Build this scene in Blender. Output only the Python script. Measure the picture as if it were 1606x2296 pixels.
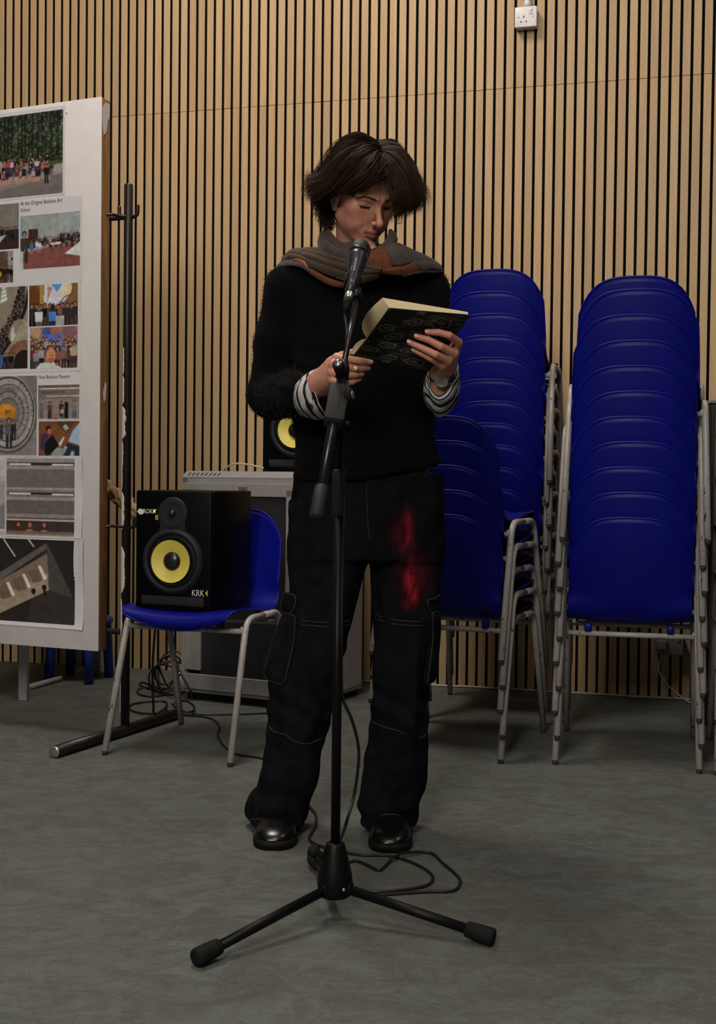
import bpy, bmesh, math, random
import numpy as np
from mathutils import Matrix, Vector

for o in list(bpy.data.objects):
    bpy.data.objects.remove(o, do_unlink=True)
SC = bpy.context.scene
COL = SC.collection

# ------------------------------------------------------------------ camera
IW, IH, FPX = 1606, 2296, 2800.0
PITCH, ROLL, CAMH = 0.0261, 0.0116, 0.901
_fw = np.array([0, math.cos(PITCH), -math.sin(PITCH)])
_up0 = np.array([0, math.sin(PITCH), math.cos(PITCH)])
_rt0 = np.array([1.0, 0, 0])
_rt = math.cos(ROLL) * _rt0 + math.sin(ROLL) * _up0
_up = -math.sin(ROLL) * _rt0 + math.cos(ROLL) * _up0
cam_data = bpy.data.cameras.new('camera')
cam = bpy.data.objects.new('camera', cam_data)
COL.objects.link(cam)
cam_data.sensor_fit = 'HORIZONTAL'
cam_data.sensor_width = 36.0
cam_data.lens = FPX / IW * 36.0
cam_data.clip_start = 0.05
cam.matrix_world = Matrix(((_rt[0], _up[0], -_fw[0], 0), (_rt[1], _up[1], -_fw[1], 0),
                           (_rt[2], _up[2], -_fw[2], CAMH), (0, 0, 0, 1)))
SC.camera = cam

def P(x, y, Y):
    """world point seen at photo pixel (x, y), at distance Y into the room"""
    d = _fw + (x - IW / 2) / FPX * _rt - (y - IH / 2) / FPX * _up
    return d * (Y / d[1]) + np.array([0, 0, CAMH])

def on_floor(x, y, z=0.0):
    d = _fw + (x - IW / 2) / FPX * _rt - (y - IH / 2) / FPX * _up
    return d * ((z - CAMH) / d[2]) + np.array([0, 0, CAMH])

# ------------------------------------------------------------------ world, lights, exposure
world = bpy.data.worlds.new('world')
SC.world = world
world.use_nodes = True
world.node_tree.nodes['Background'].inputs[0].default_value = (1.0, 0.94, 0.88, 1)
world.node_tree.nodes['Background'].inputs[1].default_value = 0.02

def area_light(name, loc, size, power, color, target=None):
    d = bpy.data.lights.new(name, 'AREA')
    d.shape = 'RECTANGLE'
    d.size, d.size_y = size
    d.energy = power
    d.color = color
    o = bpy.data.objects.new(name, d)
    COL.objects.link(o)
    o.location = loc
    if target is not None:
        o.rotation_euler = (Vector(target) - Vector(loc)).to_track_quat('-Z', 'Y').to_euler()
    return o
WARM = (1.0, 0.93, 0.84)
area_light('ceiling_or_fill_lamp', (-0.75, 3.85, 4.5), (0.6, 1.2), 92, WARM)
area_light('ceiling_or_fill_lamp', (2.2, 2.6, 4.7), (0.6, 1.2), 22, WARM)
area_light('ceiling_or_fill_lamp', (-0.3, 0.3, 4.9), (0.6, 1.2), 58, WARM)
area_light('ceiling_or_fill_lamp', (-1.9, -4.0, 4.4), (1.6, 2.4), 330, WARM, (0, 3.2, 1.2))  # unseen frontal fill, added to brighten the face and board

vs = SC.view_settings
vs.view_transform = 'Standard'
vs.look = 'None'
vs.gamma = 1.0
vs.use_curve_mapping = False
vs.exposure = 0.0
# ------------------------------------------------------------------ helpers
RNG = np.random.default_rng(7)
random.seed(7)

def lin(c):
    c = np.asarray(c, float) / 255.0
    return np.where(c <= 0.04045, c / 12.92, ((c + 0.055) / 1.055) ** 2.4)

def smooth01(t):
    t = np.clip(t, 0, 1)
    return t * t * (3 - 2 * t)

class N:
    """small wrapper to write node trees tersely"""
    def __init__(s, name, rough=0.5, metal=0.0, base=None, spec=0.5):
        s.m = bpy.data.materials.new(name)
        s.m.use_nodes = True
        s.t = s.m.node_tree
        s.b = s.t.nodes['Principled BSDF']
        s.b.inputs['Roughness'].default_value = rough
        s.b.inputs['Metallic'].default_value = metal
        s.b.inputs['Specular IOR Level'].default_value = spec
        if base is not None:
            s.b.inputs['Base Color'].default_value = (*base, 1)
    def n(s, typ, **kw):
        nd = s.t.nodes.new(typ)
        for k, v in kw.items():
            if k.startswith('i_'):
                key = k[2:]
                key = int(key) if key.isdigit() else key.replace('_', ' ')
                if isinstance(v, bpy.types.NodeSocket):
                    s.t.links.new(v, nd.inputs[key])
                else:
                    nd.inputs[key].default_value = v
            else:
                setattr(nd, k, v)
        return nd
    def link(s, a, b):
        s.t.links.new(a, b)
    def base(s, sock):
        s.link(sock, s.b.inputs['Base Color'])
    def coord(s, kind='Object', scale=(1, 1, 1)):
        tc = s.n('ShaderNodeTexCoord')
        mp = s.n('ShaderNodeMapping')
        s.link(tc.outputs[kind], mp.inputs['Vector'])
        mp.inputs['Scale'].default_value = scale
        return mp.outputs[0]
    def noise(s, vec, scale=5, detail=4, rough=0.55, dist=0.0):
        nd = s.n('ShaderNodeTexNoise')
        s.link(vec, nd.inputs['Vector'])
        nd.inputs['Scale'].default_value = scale
        nd.inputs['Detail'].default_value = detail
        nd.inputs['Roughness'].default_value = rough
        nd.inputs['Distortion'].default_value = dist
        return nd.outputs['Fac']
    def ramp(s, fac, stops):
        nd = s.n('ShaderNodeValToRGB')
        s.link(fac, nd.inputs[0])
        el = nd.color_ramp.elements
        while len(el) < len(stops):
            el.new(0.5)
        for e, (p, c) in zip(el, stops):
            e.position = p
            e.color = (*c, 1) if len(c) == 3 else c
        return nd.outputs[0]
    def mix(s, fac, a, b, blend='MIX'):
        nd = s.n('ShaderNodeMix', data_type='RGBA', blend_type=blend)
        for k, v in ((0, fac), (6, a), (7, b)):
            if isinstance(v, bpy.types.NodeSocket):
                s.link(v, nd.inputs[k])
            elif k == 0:
                nd.inputs[0].default_value = v
            else:
                nd.inputs[k].default_value = (*v, 1)
        return nd.outputs[2]
    def math(s, op, a, b=0.0):
        nd = s.n('ShaderNodeMath', operation=op)
        for k, v in ((0, a), (1, b)):
            if isinstance(v, bpy.types.NodeSocket):
                s.link(v, nd.inputs[k])
            else:
                nd.inputs[k].default_value = v
        return nd.outputs[0]
    def bump(s, h, strength=0.3, dist=0.002):
        nd = s.n('ShaderNodeBump')
        s.link(h, nd.inputs['Height'])
        nd.inputs['Strength'].default_value = strength
        nd.inputs['Distance'].default_value = dist
        s.link(nd.outputs[0], s.b.inputs['Normal'])
    def attr(s, name='Col'):
        nd = s.n('ShaderNodeAttribute')
        nd.attribute_name = name
        return nd.outputs['Color']

def plain(name, base, rough=0.5, metal=0.0, spec=0.5, var=0.12, scale=30, bump=0.0, bscale=300):
    m = N(name, rough, metal, None, spec)
    v = m.coord()
    f = m.noise(v, scale, 3)
    a = tuple(c * (1 - var) for c in base)
    b = tuple(min(1, c * (1 + var)) for c in base)
    m.base(m.ramp(f, [(0.3, a), (0.7, b)]))
    if bump:
        m.bump(m.noise(v, bscale, 2), bump, 0.001)
    return m.m

WORLD = {}
def _local(root, V):
    V = np.asarray(V, float).reshape(-1, 3)
    if root is None or root.name not in WORLD:
        return V
    Mi = np.array(WORLD[root.name].inverted())
    return V @ Mi[:3, :3].T + Mi[:3, 3]

def mesh_data(name, V, Fc, mat=None, smooth=True, col=None, uv=None, mats=None, fmat=None):
    me = bpy.data.meshes.new(name)
    V = np.asarray(V, float)
    if isinstance(Fc, np.ndarray):
        k = Fc.shape[1]
        me.vertices.add(len(V))
        me.vertices.foreach_set('co', V.astype(np.float32).ravel())
        me.loops.add(Fc.size)
        me.loops.foreach_set('vertex_index', Fc.astype(np.int32).ravel())
        me.polygons.add(len(Fc))
        me.polygons.foreach_set('loop_start', (np.arange(len(Fc)) * k).astype(np.int32))
        me.update(calc_edges=True)
        me.validate()
    else:
        me.from_pydata([tuple(v) for v in V], [], [tuple(int(i) for i in f) for f in Fc])
        me.update()
    if len(me.polygons):
        me.polygons.foreach_set('use_smooth', np.full(len(me.polygons), bool(smooth)))
    if col is not None:
        a = me.color_attributes.new('Col', 'FLOAT_COLOR', 'POINT')
        c = np.ones((len(V), 4), np.float32)
        c[:, :3] = col
        a.data.foreach_set('color', c.ravel())
    if uv is not None:
        l = me.uv_layers.new(name='UVMap')
        idx = np.empty(len(me.loops), np.int32)
        me.loops.foreach_get('vertex_index', idx)
        l.data.foreach_set('uv', np.asarray(uv, np.float32)[idx].ravel())
    for m in (mats or ([mat] if mat else [])):
        me.materials.append(m)
    if fmat is not None:
        me.polygons.foreach_set('material_index', np.asarray(fmat, np.int32))
    return me

def link_obj(name, me, parent=None):
    o = bpy.data.objects.new(name, me)
    COL.objects.link(o)
    if parent is not None:
        o.parent = parent
    return o

def obj(name, V, Fc, mat=None, parent=None, **kw):
    """one mesh object; V in world space (brought into the parent's space)"""
    root = parent
    while root is not None and root.name not in WORLD and root.parent is not None:
        root = root.parent
    me = mesh_data(name, _local(root, V), Fc, mat, **kw)
    return link_obj(name, me, parent)

def tag(o, label=None, cat=None, group=None, kind=None):
    for k, v in (('label', label), ('category', cat), ('group', group), ('kind', kind)):
        if v:
            o[k] = v
    return o

def thing(name, label, cat, loc=(0, 0, 0), rz=0.0, group=None):
    o = bpy.data.objects.new(name, None)
    COL.objects.link(o)
    o.empty_display_size = 0.05
    o.location = loc
    o.rotation_euler = (0, 0, rz)
    WORLD[o.name] = Matrix.Translation(Vector(loc)) @ Matrix.Rotation(rz, 4, 'Z')
    return tag(o, label, cat, group)

def copy_tree(o, parent=None):
    c = o.copy()
    COL.objects.link(c)
    if parent is not None:
        c.parent = parent
    for ch in list(o.children):
        copy_tree(ch, c)
    return c

# ---- geometry makers: every one returns (V, F)
def join(*parts):
    V, Fc, n = [], [], 0
    for v, f in parts:
        v = np.asarray(v, float)
        V.append(v)
        Fc += [tuple(int(i) + n for i in q) for q in f]
        n += len(v)
    return np.concatenate(V), Fc

def xf(vf, M):
    M = np.array(M)
    v = np.asarray(vf[0], float)
    return v @ M[:3, :3].T + M[:3, 3], vf[1]

def box(sx, sy, sz, bev=0.0, seg=2, c=(0, 0, 0)):
    bm = bmesh.new()
    bmesh.ops.create_cube(bm, size=1.0)
    for v in bm.verts:
        v.co = Vector((v.co.x * sx + c[0], v.co.y * sy + c[1], v.co.z * sz + c[2]))
    if bev > 0:
        bmesh.ops.bevel(bm, geom=bm.edges[:], offset=bev, segments=seg, profile=0.5, affect='EDGES')
    bm.verts.index_update()
    V = np.array([v.co[:] for v in bm.verts])
    Fc = [[v.index for v in f.verts] for f in bm.faces]
    bm.free()
    return V, Fc

def frame_of(d):
    d = np.asarray(d, float)
    d = d / np.linalg.norm(d)
    a = np.array([0, 0, 1.0]) if abs(d[2]) < 0.9 else np.array([1.0, 0, 0])
    x = np.cross(a, d)
    x /= np.linalg.norm(x)
    return x, np.cross(d, x), d

def spline(pts, n=8, closed=False):
    """Catmull-Rom through the points"""
    p = np.asarray(pts, float)
    if closed:
        q = np.concatenate([p[-1:], p, p[:2]])
        m = len(p)
    else:
        q = np.concatenate([2 * p[:1] - p[1:2], p, 2 * p[-1:] - p[-2:-1]])
        m = len(p) - 1
    out = []
    for i in range(m):
        a, b, c, d = q[i:i + 4]
        for t in np.arange(n) / n:
            out.append(0.5 * (2 * b + (c - a) * t + (2 * a - 5 * b + 4 * c - d) * t * t + (3 * b - a - 3 * c + d) * t ** 3))
    if not closed:
        out.append(p[-1])
    return np.array(out)

def tube(pts, r, n=10, closed=False, caps=True, flat=1.0):
    p = np.asarray(pts, float)
    m = len(p)
    r = np.broadcast_to(np.asarray(r, float), (m,)).copy()
    if closed:
        T = np.roll(p, -1, 0) - np.roll(p, 1, 0)
    else:
        T = np.gradient(p, axis=0)
    T /= np.maximum(np.linalg.norm(T, axis=1, keepdims=True), 1e-12)
    x, y, _ = frame_of(T[0])
    A = np.arange(n) * 2 * np.pi / n
    V = []
    for i in range(m):
        x = x - T[i] * (x @ T[i])
        x /= np.linalg.norm(x)
        y = np.cross(T[i], x)
        V.append(p[i] + r[i] * (np.cos(A)[:, None] * x + flat * np.sin(A)[:, None] * y))
    V = np.concatenate(V)
    Fc = []
    for i in range(m if closed else m - 1):
        a, b = i * n, ((i + 1) % m) * n
        for j in range(n):
            k = (j + 1) % n
            Fc.append((a + j, a + k, b + k, b + j))
    if caps and not closed:
        Fc.append(tuple(range(n))[::-1])
        Fc.append(tuple((m - 1) * n + j for j in range(n)))
    return V, Fc

def lathe(prof, n=24, o=(0, 0, 0), axis=(0, 0, 1), cap=True):
    """prof: (radius, distance along axis)"""
    x, y, d = frame_of(axis)
    A = np.arange(n) * 2 * np.pi / n
    V = np.concatenate([np.asarray(o) + d * h + max(r, 1e-5) * (np.cos(A)[:, None] * x + np.sin(A)[:, None] * y) for r, h in prof])
    Fc = []
    m = len(prof)
    for i in range(m - 1):
        for j in range(n):
            k = (j + 1) % n
            Fc.append((i * n + j, i * n + k, (i + 1) * n + k, (i + 1) * n + j))
    if cap:
        Fc.append(tuple(range(n))[::-1])
        Fc.append(tuple((m - 1) * n + j for j in range(n)))
    return V, Fc

def loft(rings, closed=True, caps=False):
    R = [np.asarray(r, float) for r in rings]
    n = len(R[0])
    V = np.concatenate(R)
    Fc = []
    for i in range(len(R) - 1):
        for j in range(n if closed else n - 1):
            k = (j + 1) % n
            Fc.append((i * n + j, i * n + k, (i + 1) * n + k, (i + 1) * n + j))
    if caps:
        Fc.append(tuple(range(n))[::-1])
        Fc.append(tuple((len(R) - 1) * n + j for j in range(n)))
    return V, Fc

def grid_quads(nu, nv):
    i, j = np.meshgrid(np.arange(nu - 1), np.arange(nv - 1), indexing='ij')
    a = (i * nv + j).ravel()
    return np.stack([a, a + nv, a + nv + 1, a + 1], -1)

def sheet(G, th):
    """thick sheet from a (nu, nv, 3) grid of points"""
    G = np.asarray(G, float)
    nu, nv = G.shape[:2]
    nrm = np.cross(np.gradient(G, axis=0), np.gradient(G, axis=1))
    nrm /= np.maximum(np.linalg.norm(nrm, axis=2, keepdims=True), 1e-12)
    A, B = (G + nrm * th / 2).reshape(-1, 3), (G - nrm * th / 2).reshape(-1, 3)
    q = grid_quads(nu, nv)
    m = nu * nv
    Fc = [tuple(f) for f in q] + [tuple(f[::-1] + m) for f in q]
    bd = [i * nv for i in range(nu)] + [(nu - 1) * nv + j for j in range(1, nv)] + \
         [i * nv + nv - 1 for i in range(nu - 2, -1, -1)] + [j for j in range(nv - 2, 0, -1)]
    for a, b in zip(bd, bd[1:] + bd[:1]):
        Fc.append((a, b, b + m, a + m)[::-1])
    return np.concatenate([A, B]), Fc

def prism(poly, th, M=None):
    """flat polygon in XY extruded by th along Z"""
    p = np.asarray(poly, float)
    n = len(p)
    V = np.concatenate([np.c_[p, np.zeros(n)], np.c_[p, np.full(n, th)]])
    Fc = [tuple(range(n))[::-1], tuple(range(n, 2 * n))] + [(i, (i + 1) % n, n + (i + 1) % n, n + i) for i in range(n)]
    return xf((V, Fc), M) if M is not None else (V, Fc)

def mat4(o, x, y, z):
    M = np.eye(4)
    M[:3, 0], M[:3, 1], M[:3, 2], M[:3, 3] = x, y, z, o
    return M

def text_mesh(body, size, M, th=0.0004, align='LEFT', width=1.0):
    cu = bpy.data.curves.new('lettering', 'FONT')
    cu.body = body
    cu.size = size
    cu.extrude = th
    cu.align_x = align
    cu.resolution_u = 3
    o = bpy.data.objects.new('lettering', cu)
    me = bpy.data.meshes.new_from_object(o)
    V = np.array([v.co[:] for v in me.vertices])
    Fc = [list(p.vertices) for p in me.polygons]
    bpy.data.objects.remove(o)
    bpy.data.curves.remove(cu)
    bpy.data.meshes.remove(me)
    V[:, 0] *= width
    return xf((V, Fc), M)

# ---- signed distance modelling
def value_noise(X, Y, Z, scale, seed=0):
    r = np.random.default_rng(seed)
    n = 24
    L = r.random((n, n, n)).astype(np.float32) * 2 - 1
    def prep(A):
        A = A * scale + 1000.0
        i = np.floor(A).astype(np.int32)
        f = (A - i).astype(np.float32)
        return i % n, (i + 1) % n, f * f * (3 - 2 * f)
    x0, x1, fx = prep(X)
    y0, y1, fy = prep(Y)
    z0, z1, fz = prep(Z)
    c = (L[x0, y0, z0] * (1 - fx) + L[x1, y0, z0] * fx) * (1 - fy) + (L[x0, y1, z0] * (1 - fx) + L[x1, y1, z0] * fx) * fy
    d = (L[x0, y0, z1] * (1 - fx) + L[x1, y0, z1] * fx) * (1 - fy) + (L[x0, y1, z1] * (1 - fx) + L[x1, y1, z1] * fx) * fy
    return c * (1 - fz) + d * fz

def smin(a, b, k):
    if k <= 0:
        return np.minimum(a, b)
    h = np.clip(0.5 + 0.5 * (b - a) / k, 0, 1)
    return b + (a - b) * h - k * h * (1 - h)

def smax(a, b, k):
    return -smin(-a, -b, k)

def sd_ball(X, Y, Z, c, r):
    return np.sqrt((X - c[0]) ** 2 + (Y - c[1]) ** 2 + (Z - c[2]) ** 2) - r

def sd_ell(X, Y, Z, c, r):
    k0 = np.sqrt(((X - c[0]) / r[0]) ** 2 + ((Y - c[1]) / r[1]) ** 2 + ((Z - c[2]) / r[2]) ** 2)
    k1 = np.sqrt(((X - c[0]) / r[0] ** 2) ** 2 + ((Y - c[1]) / r[1] ** 2) ** 2 + ((Z - c[2]) / r[2] ** 2) ** 2)
    return k0 * (k0 - 1) / np.maximum(k1, 1e-6)

def sd_cap(X, Y, Z, a, b, ra, rb=None):
    rb = ra if rb is None else rb
    a, b = np.asarray(a, float), np.asarray(b, float)
    d = b - a
    t = np.clip(((X - a[0]) * d[0] + (Y - a[1]) * d[1] + (Z - a[2]) * d[2]) / max(d @ d, 1e-12), 0, 1)
    return np.sqrt((X - a[0] - t * d[0]) ** 2 + (Y - a[1] - t * d[1]) ** 2 + (Z - a[2] - t * d[2]) ** 2) - (ra + (rb - ra) * t)

def snets(D, lo, h):
    """naive surface nets over a regular grid of distances"""
    s = D < 0
    nx, ny, nz = (k - 1 for k in D.shape)
    cnt = np.zeros((nx, ny, nz), np.float32)
    acc = [np.zeros((nx, ny, nz), np.float32) for _ in range(3)]
    for ax in range(3):
        o1, o2 = [a for a in range(3) if a != ax]
        for da in (0, 1):
            for db in (0, 1):
                sl0, sl1 = [None] * 3, [None] * 3
                sl0[ax], sl1[ax] = slice(0, -1), slice(1, None)
                for a_, d_ in ((o1, da), (o2, db)):
                    sl0[a_] = sl1[a_] = slice(d_, D.shape[a_] - 1 + d_)
                d0, d1 = D[tuple(sl0)], D[tuple(sl1)]
                cr = (d0 < 0) != (d1 < 0)
                t = np.where(cr, d0 / np.where(cr, d0 - d1, 1), 0)
                cnt += cr
                acc[ax] += t
                acc[o1] += cr * da
                acc[o2] += cr * db
    m = cnt > 0
    idx = np.full(m.shape, -1, np.int64)
    idx[m] = np.arange(m.sum())
    I = np.argwhere(m)
    V = np.stack([acc[a][m] / cnt[m] for a in range(3)], -1) + I
    V = V * h + np.asarray(lo)
    Q = []
    for ax in range(3):
        o1, o2 = [(1, 2), (2, 0), (0, 1)][ax]
        sl0, sl1 = [slice(1, -1)] * 3, [slice(1, -1)] * 3
        sl0[ax], sl1[ax] = slice(0, -1), slice(1, None)
        a, b = s[tuple(sl0)], s[tuple(sl1)]
        e = np.argwhere(a != b)
        flip = a[a != b]
        off = np.array([1, 1, 1])
        off[ax] = 0
        e = e + off
        def at(d1, d2):
            q = e.copy()
            q[:, o1] -= d1
            q[:, o2] -= d2
            return idx[q[:, 0], q[:, 1], q[:, 2]]
        q = np.stack([at(1, 1), at(0, 1), at(0, 0), at(1, 0)], -1)
        q[~flip] = q[~flip][:, ::-1]
        Q.append(q)
    Q = np.concatenate(Q)
    return V, Q[(Q >= 0).all(1)]

def sdf_mesh(f, lo, hi, h):
    lo, hi = np.asarray(lo, float), np.asarray(hi, float)
    ax = [np.arange(lo[i], hi[i] + h, h, dtype=np.float32) for i in range(3)]
    X, Y, Z = np.meshgrid(*ax, indexing='ij', sparse=False)
    return snets(f(X, Y, Z).astype(np.float32), lo, h)
# ------------------------------------------------------------------ room shell
WYAW, WD, WU0, PITCHW = 0.27, 5.556, -1.779, 0.043
WU = np.array([math.cos(WYAW), -math.sin(WYAW), 0.0])       # along the wall, to the right
WN = np.array([-math.sin(WYAW), -math.cos(WYAW), 0.0])      # out of the wall, into the room
def on_wall(x, y, off=0.0):
    d = _fw + (x - IW / 2) / FPX * _rt - (y - IH / 2) / FPX * _up
    c = np.array([0, 0, CAMH])
    o = np.array([0, WD, 0]) + WN * off
    return c + d * (((o - c) @ WN) / (d @ WN))
def wall_pt(u, z, off=0.0):
    return np.array([0, WD, 0]) + WU * u + WN * off + np.array([0, 0, z])

m = N('lino_floor', 0.55, spec=0.25)
v = m.coord('Object')
big = m.noise(v, 1.1, 6, 0.65, 0.8)
c1 = m.ramp(big, [(0.36, (0.068, 0.076, 0.070)), (0.52, (0.082, 0.085, 0.074)), (0.66, (0.092, 0.089, 0.074))])
mid = m.noise(m.coord('Object', (1, 1.6, 1)), 8, 7, 0.78, 1.2)
c2 = m.mix(m.ramp(mid, [(0.43, (0, 0, 0)), (0.58, (0.95, 0.95, 0.95))]), c1, (0.104, 0.118, 0.109))
mid2 = m.noise(m.coord('Object', (1.4, 1, 1)), 4.3, 6, 0.7, 1.2)
c2 = m.mix(m.ramp(mid2, [(0.48, (0, 0, 0)), (0.64, (0.55, 0.55, 0.55))]), c2, (0.070, 0.065, 0.054))
fl1 = m.noise(m.coord('Object', (1, 1.7, 1)), 30, 7, 0.78, 1.8)
c3 = m.mix(m.ramp(fl1, [(0.54, (0, 0, 0)), (0.66, (0.75, 0.75, 0.75))]), c2, (0.048, 0.046, 0.039))
fl2 = m.noise(m.coord('Object', (1.2, 2.0, 1)), 24, 7, 0.78, 2.6)
c4 = m.mix(m.ramp(fl2, [(0.545, (0, 0, 0)), (0.66, (0.75, 0.75, 0.75))]), c3, (0.140, 0.141, 0.125))
m.base(c4)
m.bump(m.noise(v, 220, 3), 0.08, 0.001)
FLOOR = m.m
tag(obj('floor', [(-4.5, -4, 0), (4.5, -4, 0), (4.5, 7, 0), (-4.5, 7, 0)], [(0, 1, 2, 3)], FLOOR, smooth=False), kind='structure')
CEIL = plain('ceiling_paint', (0.7, 0.68, 0.64), 0.9)
tag(obj('ceiling', [(-4.5, -4, 5.3), (4.5, -4, 5.3), (4.5, 7, 5.3), (-4.5, 7, 5.3)], [(3, 2, 1, 0)], CEIL, smooth=False), kind='structure')

FELT = plain('black_felt', (0.006, 0.005, 0.0045), 0.98, spec=0.05, var=0.3, scale=200)
UL, UR = WU0 - 12 * PITCHW, WU0 + 92 * PITCHW
wv, wf = box(UR - UL, 0.05, 5.3)
WM = mat4(wall_pt((UL + UR) / 2, 2.65, -0.036), WU, -WN, (0, 0, 1))
wall = obj('wall_back', *xf((wv, wf), WM), FELT, smooth=False)
tag(wall, kind='structure')

m = N('oak_veneer', 0.5, spec=0.3)
tc = m.n('ShaderNodeTexCoord')
oi = m.n('ShaderNodeObjectInfo')
add = m.n('ShaderNodeVectorMath', operation='ADD')
m.link(tc.outputs['Object'], add.inputs[0])
cmb = m.n('ShaderNodeCombineXYZ')
for i in range(3):
    m.link(m.math('MULTIPLY', oi.outputs['Random'], (37.0, 91.0, 53.0)[i]), cmb.inputs[i])
m.link(cmb.outputs[0], add.inputs[1])
mp = m.n('ShaderNodeMapping')
m.link(add.outputs[0], mp.inputs['Vector'])
mp.inputs['Scale'].default_value = (1, 1, 0.035)
g1 = m.noise(mp.outputs[0], 95, 5, 0.65, 0.4)
mp2 = m.n('ShaderNodeMapping')
m.link(add.outputs[0], mp2.inputs['Vector'])
mp2.inputs['Scale'].default_value = (1, 1, 0.012)
g2 = m.noise(mp2.outputs[0], 260, 3, 0.6)
c = m.ramp(g1, [(0.28, (0.395, 0.262, 0.136)), (0.5, (0.455, 0.310, 0.164)), (0.75, (0.520, 0.362, 0.200))])
c = m.mix(m.math('MULTIPLY', g2, 0.25), c, (0.34, 0.22, 0.112))
tint = m.ramp(oi.outputs['Random'], [(0.0, (0.90, 0.88, 0.86)), (1.0, (1.06, 1.05, 1.04))])
c = m.mix(1.0, c, tint, 'MULTIPLY')
m.base(c)
m.bump(g2, 0.08, 0.0006)
OAK = m.m
SW = 0.0318
lowv = box(SW, 0.011, 2.5790, 0.0012, 1, (0, 0, 2.5790 / 2))
upv = box(SW, 0.011, 2.5790, 0.0012, 1, (0, 0, 2.5803 + 2.5790 / 2))
def slat_mesh(vf):
    V, Fc = vf                                # veneer on the face, black-stained MDF on the two long sides
    nx = [abs(np.cross(V[f[1]] - V[f[0]], V[f[2]] - V[f[0]])[0]) / max(np.linalg.norm(np.cross(V[f[1]] - V[f[0]], V[f[2]] - V[f[0]])), 1e-12) for f in Fc]
    return mesh_data('slat', V, Fc, smooth=False, mats=[OAK, FELT], fmat=[1 if n_ > .9 else 0 for n_ in nx])
low_me, up_me = slat_mesh(lowv), slat_mesh(upv)
rs = random.Random(3)
for k in range(-10, 90):
    for me in (low_me, up_me):
        s = link_obj('slat', me, wall)
        p = wall_pt(WU0 + PITCHW * (k + 0.5), 0, -0.0055)
        s.location = (p[0], p[1], rs.uniform(-0.0005, 0.0005))
        s.rotation_euler = (0, 0, -WYAW)

# ------------------------------------------------------------------ sockets on the wall
WHITEPL = plain('white_plastic', (0.62, 0.58, 0.58), 0.4, var=0.03)
GREYSOCK = plain('grey_socket_plastic', (0.16, 0.15, 0.145), 0.5, var=0.05)  # one even, darker grey for the low double socket
HOLE = plain('dark_hole', (0.008, 0.008, 0.008), 0.9)
GREYPL = plain('screw_metal', (0.35, 0.33, 0.31), 0.35, 0.8)
def socket(px0, px1, py0, py1, label, double=False, grey=False):
    c = on_wall((px0 + px1) / 2, (py0 + py1) / 2, 0.046)
    u = (c - np.array([0, WD, 0])) @ WU
    z = c[2]
    w = np.linalg.norm((on_wall(px1, py0, 0.046) - on_wall(px0, py0, 0.046))[:2])
    h = 0.086
    t = thing('wall_socket', label, 'socket', wall_pt(u, z), -WYAW)
    def W(vf):      # local: x along wall, y out of the wall (towards the room is -y), z up
        return xf(vf, mat4(wall_pt(u, z), WU, -WN, (0, 0, 1)))
    PL = GREYSOCK if grey else WHITEPL
    obj('back_box', *W(box(w - 0.004, 0.038, h - 0.004, 0.004, 2, (0, -0.019, 0))), PL, t)
    obj('faceplate', *W(box(w, 0.009, h, 0.0035, 3, (0, -0.0425, 0))), PL, t)
    if not double:
        sw = join(box(0.016, 0.004, 0.026, 0.0015, 2, (0.021, -0.0475, 0.022)), box(0.011, 0.004, 0.012, 0.001, 1, (0.021, -0.0490, 0.026)))
        obj('switch', *W(sw), PL, t)
        for (x, zz, a, b) in ((-0.0085, 0.001, 0.004, 0.0085), (-0.0195, -0.0205, 0.0065, 0.004), (0.0025, -0.0205, 0.0065, 0.004)):
            obj('pin_slot', *W(box(a, 0.002, b, c=(x, -0.0468, zz))), HOLE, t)
        for x in (-0.030, 0.030):
            obj('screw', *W(lathe([(0.0035, 0), (0.0035, 0.0012), (0.002, 0.0016)], 12, (x, -0.0468, 0.0), (0, -1, 0))), GREYPL, t)
        obj('cable_gland', *W(lathe([(0.0115, 0), (0.0115, 0.006), (0.016, 0.008), (0.0165, 0.022), (0.012, 0.034), (0.011, 0.05), (0.011, 0.9)], 20, (0.003, -0.022, h / 2 - 0.002))), PL, t)
    else:
        obj('plug', *W(box(0.046, 0.03, 0.044, 0.008, 3, (-0.03, -0.060, 0))), PL, t)
        obj('switch', *W(box(0.012, 0.004, 0.02, 0.001, 1, (0.04, -0.0475, 0.02))), PL, t)
    return t
socket(1154.5, 1204, 14, 61, 'white single wall socket with a switch, high on the slatted wall')
socket(1469, 1533, 1428, 1463, 'grey-white double wall socket with a plug, low down behind the stacked chairs', True, True)

WCAB = plain('white_cable', (0.36, 0.335, 0.30), 0.5, var=0.05)
pts = [on_wall(x, y, 0.05 if x > 1440 else 0.012) for x, y in ((1485, 1463), (1478, 1500), (1490, 1528), (1520, 1556), (1560, 1578))]
pts[-1] = on_floor(1562, 1585, 0.005)
tag(obj('power_cable', *tube(spline(pts, 8), 0.0035, 8), WCAB), 'pale power cable hanging from the low double socket to the floor', 'cable')
cp = []
rs = random.Random(5)
for i, x in enumerate(range(560, 1700, 45)):
    u = (on_wall(x, 1540)[0]) / WU[0]
    cp.append(wall_pt(u, 0.0055, 0.012 + 0.012 * rs.random()))
tag(obj('skirting_cable', *tube(spline(cp, 5), 0.0055, 8), WCAB), 'white cable lying along the foot of the slatted wall', 'cable')
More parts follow.
